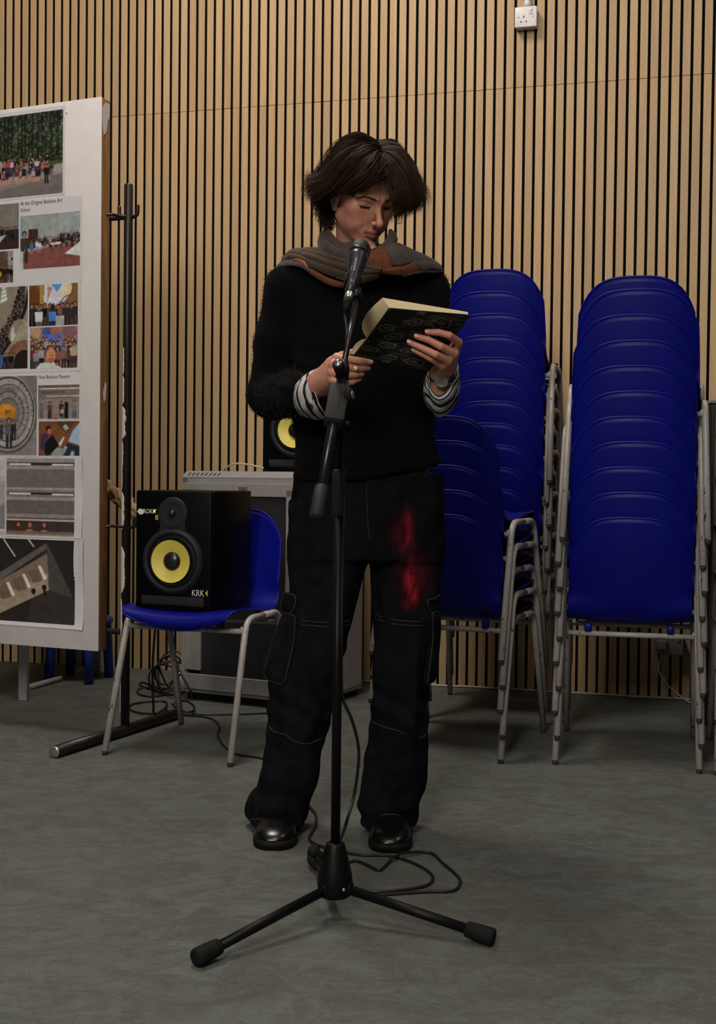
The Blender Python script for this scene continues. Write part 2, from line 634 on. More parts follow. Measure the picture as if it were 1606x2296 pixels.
# ------------------------------------------------------------------ blue stacking chairs
m = N('blue_plastic', 0.46, spec=0.2)
v = m.coord('Object')
m.base(m.ramp(m.noise(v, 9, 4), [(0.3, (0.0003, 0.0016, 0.128)), (0.7, (0.0006, 0.0025, 0.172))]))
m.bump(m.noise(v, 600, 2), 0.06, 0.0005)
BLUE = m.m
m = N('chipped_grey_paint', 0.4, spec=0.5)
v = m.coord('Object')
oi = m.n('ShaderNodeObjectInfo')
add = m.n('ShaderNodeVectorMath', operation='ADD')
m.link(v, add.inputs[0])
cm = m.n('ShaderNodeCombineXYZ')
for i in range(3):
    m.link(m.math('MULTIPLY', oi.outputs['Random'], (31.0, 17.0, 23.0)[i]), cm.inputs[i])
m.link(cm.outputs[0], add.inputs[1])
mp = m.n('ShaderNodeMapping')
m.link(add.outputs[0], mp.inputs['Vector'])
mp.inputs['Scale'].default_value = (1, 1, 0.35)
n1 = m.noise(mp.outputs[0], 60, 5, 0.7)
n2 = m.noise(add.outputs[0], 260, 2)
chip = m.ramp(n1, [(0.625, (0, 0, 0)), (0.64, (1, 1, 1))])
dirt = m.ramp(n2, [(0.60, (0, 0, 0)), (0.68, (0.7, 0.7, 0.7))])
c = m.ramp(m.noise(add.outputs[0], 12, 3), [(0.3, (0.30, 0.275, 0.265)), (0.7, (0.37, 0.345, 0.330))])
c = m.mix(dirt, c, (0.11, 0.085, 0.07))
c = m.mix(chip, c, (0.055, 0.032, 0.022))
m.base(c)
m.bump(m.math('MULTIPLY', n1, -1.0), 0.15, 0.001)
GREYT = m.m
RUBBER = plain('black_rubber', (0.012, 0.012, 0.012), 0.8)

PROF = np.array([(-.212, .418), (-.224, .438), (-.214, .458), (-.165, .466), (-.06, .459), (.05, .446), (.12, .444), (.168, .460),
                 (.200, .500), (.222, .560), (.243, .640), (.260, .720), (.271, .790)])
HW = np.array([.150, .178, .192, .202, .206, .204, .198, .193, .190, .189, .186, .182, .178])
def shell_grid(ns=44, nv=25):
    p3 = spline(np.c_[PROF, HW], 10)
    L = np.r_[0, np.cumsum(np.linalg.norm(np.diff(p3[:, :2], axis=0), axis=1))]
    L /= L[-1]
    vv = np.linspace(-1, 1, nv)
    vv = np.sign(vv) * (1 - (1 - np.abs(vv)) ** 1.35)
    G = np.zeros((ns, nv, 3))
    for j, vq in enumerate(vv):
        a = abs(vq)
        s0, s1 = 0.035 * a ** 3, 1 - 0.105 * a ** 4 - 0.012 * a ** 2 - 0.03 * a ** 12
        s = np.linspace(s0, s1, ns)
        y, z, w = (np.interp(s, L, p3[:, i]) for i in range(3))
        back = smooth01((z - 0.47) / 0.08) * (y > 0.1)
        G[:, j, 0] = vq * w
        G[:, j, 1] = y - 0.030 * back * a ** 2
        G[:, j, 2] = z + (1 - back) * (0.012 * a ** 2) - 0.020 * (1 - back) * smooth01((-0.14 - y) / 0.08) * (1 - a ** 2) * 0.4
    return G
def chair_shell():
    G = shell_grid()
    ns, nv = G.shape[:2]
    bd = np.concatenate([G[:, 0], G[-1, 1:], G[-2::-1, -1], G[0, -2:0:-1]])
    rim = tube(bd, 0.0042, 6, closed=True)
    parts = [sheet(G, 0.0042), rim]
    for x in (-.13, .13):
        for y in (-.155, .155):
            parts.append(box(0.024, 0.022, 0.026, 0.005, 2, (x, y, 0.430)))
    return join(*parts)
def leg_path(sx, sy):
    top_y, foot_y, zt = 0.135, 0.272, 0.447
    a = np.array([sx * .222, sy * foot_y, 0.012])
    b = np.array([sx * .213, sy * top_y, zt])
    d = (a - b) / np.linalg.norm(a - b)
    c0 = b + d * 0.05
    e0 = b + np.array([0, -sy * 0.05, 0])
    arc = [(1 - t) ** 2 * c0 + 2 * (1 - t) * t * b + t * t * e0 for t in np.linspace(0, 1, 8)]
    return np.array([a] + arc + [np.array([sx * .213, 0, zt])])
SHELL_ME = mesh_data('seat_shell', *chair_shell(), BLUE)
LEG_ME = {(sx, sy): mesh_data('leg', *tube(leg_path(sx, sy), 0.011, 12), GREYT) for sx in (-1, 1) for sy in (-1, 1)}
FOOT_ME = {(sx, sy): mesh_data('foot_cap', *lathe([(0.0080, 0), (0.0092, 0.002), (0.0092, 0.014)], 12, (sx * .222, sy * .272, 0)), RUBBER) for sx in (-1, 1) for sy in (-1, 1)}
def bar(sy):
    f = (0.447 - 0.408) / (0.447 - 0.012)
    y = sy * (0.135 + (0.272 - 0.135) * f)
    return join(tube([(-.214, y, .408), (.214, y, .408)], 0.009, 10), *[box(0.012, 0.014, 0.024, 0.004, 1, (s * .203, y, .412)) for s in (-1, 1)])
BAR_ME = {sy: mesh_data('cross_bar', *bar(sy), GREYT) for sy in (-1, 1)}
def make_chair():
    t = thing('stacking_chair', 'chair', 'chair')
    link_obj('seat_shell', SHELL_ME, t)
    for k, me in LEG_ME.items():
        l = link_obj('leg', me, t)
        link_obj('foot_cap', FOOT_ME[k], l)
    for me in BAR_ME.values():
        link_obj('cross_bar', me, t)
    return t
CHAIR0 = make_chair()
chair_used = []
def place_chair(x, y, z, rz, label, group, tilt=0.0):
    o = CHAIR0 if not chair_used else copy_tree(CHAIR0)
    chair_used.append(o)
    o.location = (x, y, z)
    o.rotation_euler = (tilt, 0, rz)
    o['label'] = label
    o['group'] = group
    return o
ORD = ['', 'second', 'third', 'fourth', 'fifth', 'sixth', 'seventh', 'eighth', 'ninth', 'tenth', 'eleventh', 'twelfth', 'thirteenth']
def stack(rear_right, yaw, n, dz, where, group, seed, lean=0.0, off=None):
    """rear_right: floor point of the rear right foot (seen from the camera); yaw: turn of the facing direction to the right"""
    f = np.array([math.sin(yaw), math.cos(yaw)])
    r = np.array([math.cos(yaw), -math.sin(yaw)])
    c = np.array(rear_right[:2]) - 0.222 * r + 0.272 * f
    rs = random.Random(seed)
    for k in range(n):
        p = c + r * (lean * k + (0.004 if k % 2 else -0.004) * (k > 0) + rs.uniform(-.002, .002)) + f * rs.uniform(-.0025, .0025) * (k > 0)
        z = dz * k
        if off and k in off:
            p = p + f * off[k][0]
            z += off[k][1]
        pos = 'bottom' if k == 0 else 'top' if k == n - 1 else ORD[k + 1] + ' up' if k < 6 else ORD[n - k] + ' from top'
        place_chair(p[0], p[1], z, math.pi - yaw + rs.uniform(-.006, .006) * (k > 0), f'blue stacking chair, {pos} of the {where}', group)
place_chair(-0.513, 4.205, 0, -0.326, 'blue plastic chair with chipped grey legs, standing alone under a loudspeaker', 'blue stacking chairs')
stack((1.070, 3.859), 0.230, 11, 0.0792, 'tall stack wholly in view on the right', 'blue stacking chairs', 11, 0.0008, {10: (0.17, -0.012)})
stack((0.692, 4.598), 0.25, 12, 0.0812, 'tall stack behind the book and hand', 'blue stacking chairs', 12, 0.0008)
stack((0.465, 3.962), 0.400, 5, 0.0795, 'low stack of five beside the person', 'blue stacking chairs', 13)
stack((1.553, 3.733), 0.230, 11, 0.0795, 'stack cut off by the right frame edge', 'blue stacking chairs', 14)  # upper chairs are out of view, added to block light from the wall
# ------------------------------------------------------------------ loudspeakers
CABB = plain('black_vinyl_cabinet', (0.0016, 0.0016, 0.0020), 0.42, spec=0.10, bump=0.1, bscale=500)
RINGB = plain('dark_blue_grey_rubber', (0.0125, 0.0135, 0.0180), 0.6, spec=0.25)
SURR = plain('black_foam_surround', (0.0035, 0.0035, 0.004), 0.6, spec=0.2)
YEL = plain('yellow_woven_cone', (0.66, 0.54, 0.09), 0.5, var=0.05, scale=200, bump=0.15, bscale=700)
DOME = plain('dust_cap', (0.012, 0.011, 0.011), 0.28)
LOGOW = plain('logo_white', (0.62, 0.62, 0.56), 0.5, var=0.02)
LOGOY = plain('logo_yellow', (0.72, 0.58, 0.05), 0.5, var=0.02)
AMBER = N('amber_led', 0.4)
AMBER.b.inputs['Base Color'].default_value = (0.9, 0.5, 0.05, 1)
AMBER.b.inputs['Emission Color'].default_value = (1.0, 0.52, 0.06, 1)
AMBER.b.inputs['Emission Strength'].default_value = 0.8
AMBER = AMBER.m
def disc_poly(cx, cz, r, n=40):
    A = np.arange(n) * 2 * np.pi / n
    return np.c_[cx + r * np.cos(A), cz + r * np.sin(A)]
def loudspeaker(label, loc, rz, group):
    """local: front face looks to -y, base at z=0"""
    w, d, h = 0.275, 0.315, 0.392
    t = thing('loudspeaker', label, 'speaker', loc, rz, group)
    M = WORLD[t.name]
    def W(vf):
        return xf(vf, M)
    f0 = -d / 2
    obj('cabinet', *W(box(w, d - 0.022, h, 0.004, 2, (0, 0.011, h / 2))), CABB, t)
    obj('front_baffle', *W(box(w, 0.021, h, 0.007, 3, (0, f0 + 0.0105, h / 2))), CABB, t)
    # figure-of-eight plate round both drivers
    wz, tz, R1, R2 = 0.163, 0.318, 0.108, 0.053
    ol = []
    for a in np.linspace(math.radians(-242), math.radians(62), 60):
        ol.append((R1 * math.cos(a), wz + R1 * math.sin(a)))
    neck = [(0.046, 0.268), (0.044, 0.278), (0.046, 0.288)]
    ol += neck
    for a in np.linspace(math.radians(-22), math.radians(202), 40):
        ol.append((R2 * math.cos(a), tz + R2 * math.sin(a)))
    ol += [(-x, z) for x, z in neck[::-1]]
    ol = np.array(ol)
    n = len(ol)
    cen = np.array([0, 0.23])
    rings = []
    for s_, y_ in ((1.0, f0 + 0.004), (1.0, f0 - 0.004), (0.985, f0 - 0.007)):
        q = cen + (ol - cen) * s_
        rings.append(np.c_[q[:, 0], np.full(n, y_), q[:, 1]])
    plate = loft(rings[::-1], True)
    plate = (plate[0], plate[1] + [tuple(range(n))])
    obj('driver_plate', *W(plate), RINGB, t, smooth=False)
    ax = (0, -1, 0)
    fr = f0 - 0.0068
    wo = (0, fr, wz)
    wf = obj('woofer', *W(lathe([(0.104, 0.0), (0.102, 0.006), (0.094, 0.008), (0.087, 0.004), (0.0865, 0.0008)], 56, wo, ax, False)), RINGB, t)
    obj('surround', *W(lathe([(0.087, 0.0012), (0.084, 0.003), (0.079, 0.006), (0.073, 0.004), (0.069, 0.0012)], 56, wo, ax, False)), SURR, wf)
    obj('cone', *W(lathe([(0.0695, 0.0014), (0.055, -0.003), (0.040, -0.0075), (0.030, -0.0105)], 56, (0, fr - 0.011, wz), ax, False)), YEL, wf)
    obj('dust_cap', *W(lathe([(0.0305, -0.010), (0.029, -0.0055), (0.024, -0.001), (0.015, 0.0025), (0.0, 0.0040)], 40, (0, fr - 0.011, wz), ax, False)), DOME, wf)
    to = (0, fr, tz)
    tw = obj('tweeter', *W(lathe([(0.050, 0.0008), (0.046, 0.002), (0.034, 0.0012), (0.020, 0.0006), (0.014, 0.0012)], 44, to, ax, False)), RINGB, t)
    obj('tweeter_dome', *W(lathe([(0.0125, 0.001), (0.0118, 0.006), (0.0085, 0.0105), (0.004, 0.0128), (0.0, 0.0134)], 32, to, ax, False)), DOME, tw)
    obj('bass_port', *W(join(box(w - 0.05, 0.006, 0.028, 0.002, 2, (0, f0 - 0.0005, 0.034)))), HOLE, t)
    obj('port_lip', *W(box(w - 0.045, 0.012, 0.006, 0.003, 2, (0, f0 - 0.003, 0.018))), CABB, t)
    FM = lambda x, z: np.array(M) @ mat4((x, f0 - 0.0004, z), (1, 0, 0), (0, 0, 1), (0, -1, 0))
    leaf = prism([(-.132, .322), (-.124, .332), (-.113, .330), (-.105, .322), (-.112, .313), (-.123, .312)], 0.0006)
    leafM = np.array(M) @ mat4((0, f0 - 0.0002, 0), (1, 0, 0), (0, 0, 1), (0, -1, 0))
    obj('model_badge', *join(xf(leaf, leafM), text_mesh('ROKIT', 0.0205, FM(-.110, .3165), 0.0005, width=0.82)), LOGOW, t, smooth=False)
    obj('model_number', *text_mesh('8', 0.023, FM(-.066, .296), 0.0005), LOGOY, t, smooth=False)
    obj('power_light', *W(box(0.006, 0.003, 0.008, 0.001, 1, (-.0685, f0 - 0.001, .3235))), AMBER, t)
    obj('maker_badge', *join(text_mesh('KRK', 0.030, FM(.068, .052), 0.0005, width=0.78), text_mesh('SYSTEMS', 0.0065, FM(.069, .042), 0.0004, width=1.1)), LOGOW, t, smooth=False)
    obj('badge_arrow', *xf(prism([(.1245, .052), (.1245, .0735), (.117, .0628)], 0.0006), leafM), LOGOY, t, smooth=False)
    return t
fd = np.array([-0.32, -0.947])
fc = np.array([-0.600, 4.055])
sp1 = fc - fd * 0.158
loudspeaker('black loudspeaker with a yellow cone, sitting on the lone blue chair', (sp1[0], sp1[1], 0.4655), -0.326, 'loudspeakers')

# ------------------------------------------------------------------ equipment rack
RGREY = plain('grey_rack_paint', (0.235, 0.222, 0.215), 0.5, var=0.05, bump=0.05, bscale=700)
RDARK = plain('rack_interior', (0.003, 0.003, 0.0035), 0.6, spec=0.2)
m = N('smoked_glass', 0.08, spec=0.5)
m.b.inputs['Base Color'].default_value = (0.03, 0.03, 0.035, 1)
m.b.inputs['Alpha'].default_value = 0.72
GLASS = m.m
ra = math.radians(-27)
ro = on_floor(405, 1566)
rx, ry = np.array([math.cos(ra), math.sin(ra), 0]), np.array([-math.sin(ra), math.cos(ra), 0])
rack = thing('equipment_rack', 'grey metal equipment rack with a dark glass door behind the loudspeaker chair', 'cabinet', tuple(ro[:2]) + (0,), ra)
RM = np.array(WORLD[rack.name])
def RW(vf):
    return xf(vf, RM)
w, d, h = 0.60, 0.45, 0.90
T = 0.02
obj('carcass', *RW(join(box(0.028, d, h - 0.03, 0.003, 1, (0.014, d / 2, h / 2 + 0.015)), box(0.028, d, h - 0.03, 0.003, 1, (w - 0.014, d / 2, h / 2 + 0.015)),
                        box(w, 0.01, h - 0.03, 0, 1, (w / 2, d - 0.005, h / 2 + 0.015)), box(w, d, 0.02, 0.002, 1, (w / 2, d / 2, 0.04)),
                        box(w, d, 0.022, 0.003, 1, (w / 2, d / 2, h - 0.011)))), RGREY, rack, smooth=False)
hood = [(0.0, h), (0.0, h + 0.003), (0.018, h + 0.026), (0.03, h + 0.028), (d, h + 0.028), (d, h)]
ends = [np.array([(x + s_ * 0.0, y, z) for y, z in hood]) for x, s_ in ((0.0, 0), (0.006, 0), (w - 0.006, 0), (w, 0))]
ends[0][2:4, 2] -= 0.01
ends[3][2:4, 2] -= 0.01
obj('top_hood', *RW(loft(ends, True, True)), RGREY, rack, smooth=False)
for k in range(8):
    x = 0.022 + 0.0205 * k
    q = [(x, 0.0045, h + 0.0088), (x + 0.006, 0.0045, h + 0.0088), (x + 0.0135, 0.0135, h + 0.0203), (x + 0.0075, 0.0135, h + 0.0203)]
    q = np.array(q)
    nn = np.array([0, -0.79, 0.62])
    V = np.concatenate([q - nn * 0.001, q + nn * 0.0006])
    obj('vent_slot', *RW((V, [(3, 2, 1, 0), (4, 5, 6, 7), (0, 1, 5, 4), (1, 2, 6, 5), (2, 3, 7, 6), (3, 0, 4, 7)])), HOLE, rack, smooth=False)
door = obj('door', *RW(join(box(w - 0.052, 0.018, 0.052, 0.002, 1, (w / 2, -0.006, h - 0.046)), box(w - 0.052, 0.018, 0.062, 0.002, 1, (w / 2, -0.006, 0.078)),
                            box(0.078, 0.018, h - 0.168, 0.002, 1, (0.065, -0.006, 0.49)), box(0.078, 0.018, h - 0.168, 0.002, 1, (w - 0.065, -0.006, 0.49)))), RGREY, rack, smooth=False)
obj('glass_pane', *RW(box(w - 0.19, 0.004, h - 0.166, 0, 1, (w / 2, -0.004, 0.478))), GLASS, door, smooth=False)
obj('latch', *RW(join(box(0.040, 0.005, 0.020, 0.002, 1, (0.30, -0.0165, h - 0.041)), box(0.016, 0.005, 0.012, 0.001, 1, (0.305, -0.019, h - 0.041)))), GREYPL, door, smooth=False)
obj('inner_liner', *RW(join(box(w - 0.07, 0.004, h - 0.08, 0, 1, (w / 2, d - 0.03, h / 2)), box(0.004, d - 0.05, h - 0.08, 0, 1, (0.035, d / 2, h / 2)), box(0.004, d - 0.05, h - 0.08, 0, 1, (w - 0.035, d / 2, h / 2)))), RDARK, rack, smooth=False)
for z, hh in ((0.72, 0.044), (0.60, 0.088), (0.46, 0.044), (0.30, 0.088)):
    obj('rack_unit', *RW(box(w - 0.12, 0.22, hh, 0.002, 1, (w / 2, 0.17, z))), RDARK, rack, smooth=False)
obj('shelf_edge', *RW(box(w - 0.12, 0.02, 0.006, 0.001, 1, (w / 2, 0.04, 0.757))), RGREY, rack, smooth=False)
obj('plinth', *RW(box(w - 0.03, d - 0.03, 0.03, 0.002, 1, (w / 2, d / 2 + 0.01, 0.015))), RDARK, rack, smooth=False)

p2 = P(590, 1066, 4.955)
a2 = -0.30
c2 = np.array([p2[0], p2[1]]) + np.array([math.cos(a2), math.sin(a2)]) * 0.1375 + np.array([-math.sin(a2), math.cos(a2)]) * 0.158
loudspeaker('black loudspeaker with a yellow cone, standing on the grey rack half behind the person', (c2[0], c2[1], h + 0.028), a2, 'loudspeakers')
zt = h + 0.032
def rk(x, y, z):
    return RM[:3, :3] @ np.array([x, y, z]) + RM[:3, 3]
tag(obj('power_lead', *tube(spline([rk(.02, .28, zt), rk(.05, .25, zt + .012), rk(.10, .23, zt + .028), rk(.16, .24, zt + .026), rk(.22, .25, zt + .014), rk(.27, .27, zt + .002), rk(.33, .30, zt)], 8), 0.004, 8), WCAB),
    'white lead arching over the top of the grey rack', 'cable')
BLKCAB = plain('black_cable', (0.008, 0.008, 0.008), 0.45, spec=0.4)
tag(obj('signal_lead', *tube(spline([rk(.23, .30, zt), rk(.27, .27, zt + .002), rk(.30, .25, zt + .012), rk(.315, .26, zt + .014), rk(.325, .28, zt + .004), rk(.33, .32, zt)], 8), 0.003, 8), BLKCAB),
    'short black lead curling beside the loudspeaker on the rack', 'cable')

# ------------------------------------------------------------------ coat stand
m = N('black_brown_paint', 0.36, spec=0.35)
v = m.coord('Object', (1, 1, 0.4))
n1 = m.noise(v, 40, 5, 0.7)
c = m.ramp(m.noise(v, 8, 3), [(0.3, (0.007, 0.0052, 0.0046)), (0.7, (0.015, 0.011, 0.0095))])
m.base(m.mix(m.ramp(n1, [(0.70, (0, 0, 0)), (0.73, (1, 1, 1))]), c, (0.10, 0.08, 0.07)))
STANDM = m.m
PAINT = plain('white_paint_smear', (0.50, 0.47, 0.46), 0.6, var=0.08, scale=120, bump=0.3, bscale=250)
pc = on_floor(268, 1648)
b0, b1 = on_floor(122, 1700), on_floor(397, 1612)
bd = (b1 - b0) / np.linalg.norm(b1 - b0)
side = np.array([bd[1], -bd[0], 0])          # towards the right of the base tube
pc = b0 + bd * ((pc - b0) @ bd)
stand = thing('coat_stand', 'tall dark metal coat stand with hooks, white paint on its post, beside the board', 'coat stand', (pc[0], pc[1], 0))
obj('base_tube', *tube([b0 + (0, 0, .020), b1 + (0, 0, .020)], 0.020, 16), STANDM, stand)
obj('end_cap', *lathe([(0.0195, 0), (0.0195, 0.002), (0.012, 0.004)], 16, b0 + (0, 0, .020), -bd), GREYPL, stand)
ztop = P(268, 412, pc[1])[2]
obj('post', *lathe([(0.0155, 0.02), (0.0155, ztop - 0.006), (0.013, ztop - 0.001), (0.006, ztop)], 20, (pc[0], pc[1], 0)), STANDM, stand)
def hook(z, sgn):
    o = np.array([pc[0], pc[1], z])
    q = [o, o + side * sgn * .018, o + side * sgn * .030 + (0, 0, .003), o + side * sgn * .037 + (0, 0, .012), o + side * sgn * .038 + (0, 0, .040)]
    return tube(spline(q, 6), 0.0065, 10)
for py, sg in ((487, 1), (487, -1), (1182, 1)):
    obj('hook', *hook(P(268, py, pc[1])[2], sg), STANDM, stand)
for py in (487, 1180):
    z = P(268, py, pc[1])[2]
    o = np.array([pc[0], pc[1], z])
    obj('hook', *tube(spline([o + bd * -.010, o - side * .02 - bd * .03, o - side * .030 - bd * .05 + (0, 0, .002), o - side * .045 - bd * .065 + (0, 0, -.002)], 6), 0.005, 10), STANDM, stand)
pc2 = pc - side * 1.35
for zz in (0.36, ztop - 0.11):
    obj('rail', *tube([np.array([pc[0], pc[1], zz]) + bd * .01, np.array([pc2[0], pc2[1], zz]) + bd * .01], 0.010, 12), STANDM, stand)
obj('post', *tube([(pc2[0], pc2[1], 0.02), (pc2[0], pc2[1], ztop)], 0.0155, 16), STANDM, stand)
obj('base_tube', *tube([b0 - side * 1.35 + (0, 0, .020), b1 - side * 1.35 + (0, 0, .020)], 0.020, 16), STANDM, stand)
def smear(y0, y1, a0, a1, seed):
    z0, z1 = P(262, y1, pc[1])[2], P(262, y0, pc[1])[2]
    r = np.random.default_rng(seed)
    nz, na = 40, 7
    t = np.linspace(0, 1, nz)
    env = np.clip(np.minimum(t, 1 - t) * 7, 0, 1) ** 0.6
    jit = np.convolve(r.random(nz + 8) - 0.5, np.ones(5) / 5, 'valid')[:nz]
    G = np.zeros((nz, na, 3))
    base_a = math.atan2(-0.75, -0.66)      # left side of the post, a little to the front
    for i in range(nz):
        mid, half = (a0 + a1) / 2, (a1 - a0) / 2 * env[i] * (1 + 0.9 * jit[i]) + 0.002
        for j, q in enumerate(np.linspace(-1, 1, na)):
            a = base_a + math.radians(mid + half * q)
            rr = 0.0162 + 0.0014 * (1 - q * q)
            G[i, j] = (pc[0] + rr * math.cos(a), pc[1] + rr * math.sin(a), z0 + (z1 - z0) * t[i])
    return sheet(G, 0.001)
for i, (y0, y1, a0, a1) in enumerate(((912, 985, -60, 30), (990, 1050, -40, 0), (1040, 1100, -50, -12), (1104, 1188, -58, 22), (1225, 1330, -58, 30), (1342, 1425, -55, 0), (845, 905, -20, 10), (780, 840, -12, 6), (1490, 1600, -60, -30))):
    obj('paint_smear', *smear(y0, y1, a0, a1, i), PAINT, stand)

# twisted tan cloth behind the stand
TAN = plain('tan_cloth', (0.30, 0.185, 0.085), 0.85, var=0.25, scale=40, bump=0.4, bscale=160)
ax = spline([P(205, 1060, 4.75), P(245, 1098, 4.7), P(275, 1122, 4.66), P(300, 1142, 4.62), P(345, 1165, 4.6)], 14)
strands = []
for s_ in range(4):
    q = []
    for i, p_ in enumerate(ax):
        a = s_ * math.pi / 2 + i * 0.20
        rr = 0.019 + 0.007 * math.sin(i * 0.7 + s_ * 2.1)
        q.append(p_ + np.array([0.3 * math.cos(a), 0.2 * math.cos(a), 0.95 * math.sin(a)]) * rr)
    strands.append(tube(q, [0.013 + 0.004 * math.sin(i * 0.9 + s_) for i in range(len(q))], 9, flat=0.8))
tag(obj('twisted_cloth', *join(*strands), TAN), 'twisted tan cloth hanging behind the coat stand post', 'cloth')

# ------------------------------------------------------------------ things behind the board
TABG = plain('grey_table_paint', (0.20, 0.195, 0.19), 0.5, var=0.05)
TABT = plain('table_top', (0.35, 0.33, 0.30), 0.5)
l0, l1 = on_floor(53, 1570), on_floor(216, 1514)
tx = np.array([-0.96, 0.28, 0])
tb = thing('table', 'grey table standing behind the white board, only its square legs showing', 'table', tuple((l0 + l1) / 2))
lv = box(0.036, 0.036, 0.70, 0.003, 1, (0, 0, 0.35))
for o in (l0, l1, l0 + tx * 1.1, l1 + tx * 1.1):
    obj('leg', lv[0] + o, lv[1], TABG, tb, smooth=False)
q = np.array([l0 - tx * .03 + (.0, -.05, .70), l1 - tx * .03 + (0, .05, .70), l1 + tx * 1.15 + (0, .05, .70), l0 + tx * 1.15 + (0, -.05, .70)])
obj('table_top', np.concatenate([q, q + (0, 0, .025)]), [(3, 2, 1, 0), (4, 5, 6, 7), (0, 1, 5, 4), (1, 2, 6, 5), (2, 3, 7, 6), (3, 0, 4, 7)], TABT, tb, smooth=False)
BLUE2 = plain('blue_stool_paint', (0.010, 0.03, 0.28), 0.4)
s0 = on_floor(157, 1513)
st = thing('stool', 'blue-legged stool standing under the table behind the white board', 'stool', tuple(s0))
for dx, dy in ((0, 0), (.19, -.06), (-.05, -.19), (.14, -.25)):
    obj('leg', *tube([s0 + (dx, dy, 0), s0 + (dx * .9 + .007, dy * .9 - .012, .25)], 0.021, 14), BLUE2, st)
obj('seat', *lathe([(0.135, 0), (0.145, 0.006), (0.145, 0.022), (0.135, 0.028)], 28, s0 + (.07, -.12, .25)), BLUE2, st)
strip = tube([on_floor(66, 1540, .012), on_floor(136, 1521, .012)], 0.012, 10)
tag(obj('floor_bar', *strip, TABT), 'pale bar lying on the floor under the grey table', 'bar')
BLKCASE = plain('black_case', (0.006, 0.006, 0.006), 0.6)
pe = P(1596, 905, 4.62)
bx = box(0.3, 0.22, pe[2], 0.01, 2, (0.15, 0.11, pe[2] / 2))
ct = thing('equipment_case', 'tall black equipment case at the right edge of the photo behind the chairs', 'case', (pe[0], pe[1], 0))
obj('body', bx[0] + (pe[0], pe[1], 0), bx[1], BLKCASE, ct, smooth=False)
tr = box(0.304, 0.224, 0.014, 0.003, 1, (0.15, 0.11, pe[2] + 0.007))
obj('lid', tr[0] + (pe[0], pe[1], 0), tr[1], TABG, ct, smooth=False)
# ------------------------------------------------------------------ white board with printed photographs
BO = P(224, 840, 4.30)
BU, BN = side / np.linalg.norm(side), -bd            # along the board to the right; out of its face
def on_board(x, y):
    d = _fw + (x - IW / 2) / FPX * _rt - (y - IH / 2) / FPX * _up
    c = np.array([0, 0, CAMH])
    q = c + d * (((BO - c) @ BN) / (d @ BN))
    return (q - BO) @ BU, q[2]
def bpt(u, z, off=0.0):
    u, z, off = np.broadcast_arrays(np.asarray(u, float), np.asarray(z, float), np.asarray(off, float))
    return (np.array([BO[0], BO[1], 0]) + u[..., None] * BU + off[..., None] * BN + z[..., None] * np.array([0, 0, 1.0]))
WBOARD = plain('white_board_paint', (0.57, 0.54, 0.535), 0.6, var=0.04, scale=14, bump=0.1, bscale=120)
m = N('worn_wood_edge', 0.5, spec=0.3)
v = m.coord('Object', (1, 1, 0.12))
n1 = m.noise(v, 30, 5, 0.7, 0.5)
c = m.ramp(n1, [(0.25, (0.085, 0.038, 0.016)), (0.5, (0.21, 0.100, 0.038)), (0.75, (0.33, 0.17, 0.072))])
n2 = m.noise(m.coord('Object', (1, 1, 0.3)), 70, 4, 0.7, 0.6)
c = m.mix(m.ramp(n2, [(0.66, (0, 0, 0)), (0.70, (0.55, 0.55, 0.55))]), c, (0.45, 0.38, 0.33))
m.base(c)
m.bump(n1, 0.3, 0.001)
WOODE = m.m
zt_, zb_ = on_board(224, 217)[1], on_board(224, 1461)[1]
BW = 0.80
bmid = bpt(-BW / 2, (zt_ + zb_) / 2, -0.018)
board = thing('display_board', 'tall white-painted board with a worn wooden edge, covered in printed photographs', 'board', tuple(bpt(-0.02, zb_)))
BM = mat4(bmid, BU, -BN, (0, 0, 1))
obj('core', *xf(box(BW - 0.001, 0.048, zt_ - zb_ - 0.002, 0.003, 2, (0, 0.0105, 0)), BM), WOODE, board)
obj('painted_face', *xf(box(BW, 0.005, zt_ - zb_, 0.002, 2, (0, -0.0158, 0)), BM), WBOARD, board)
pz = np.array([(0.4, 0), (1, 0), (0.95, -.045), (0.75, -.06), (0.55, -.10), (0.2, -.115), (0.0, -.07), (0.05, -.02)])
q = [bpt(0.0012, zt_ - .014 + b, -0.004 - a * 0.043) for a, b in pz]
obj('paint_patch', np.array(q + [p_ - BU * 0.001 for p_ in q]), [tuple(range(8)), tuple(range(15, 7, -1))], WBOARD, board, smooth=False)
q = [bpt(0.0012, on_board(224, 880)[1] + b, -0.016 - a * 0.022) for a, b in ((0, 0), (.6, .04), (1, .03), (.8, -.02), (.3, -.035))]
obj('paint_patch', np.array(q), [tuple(range(5))], WBOARD, board, smooth=False)

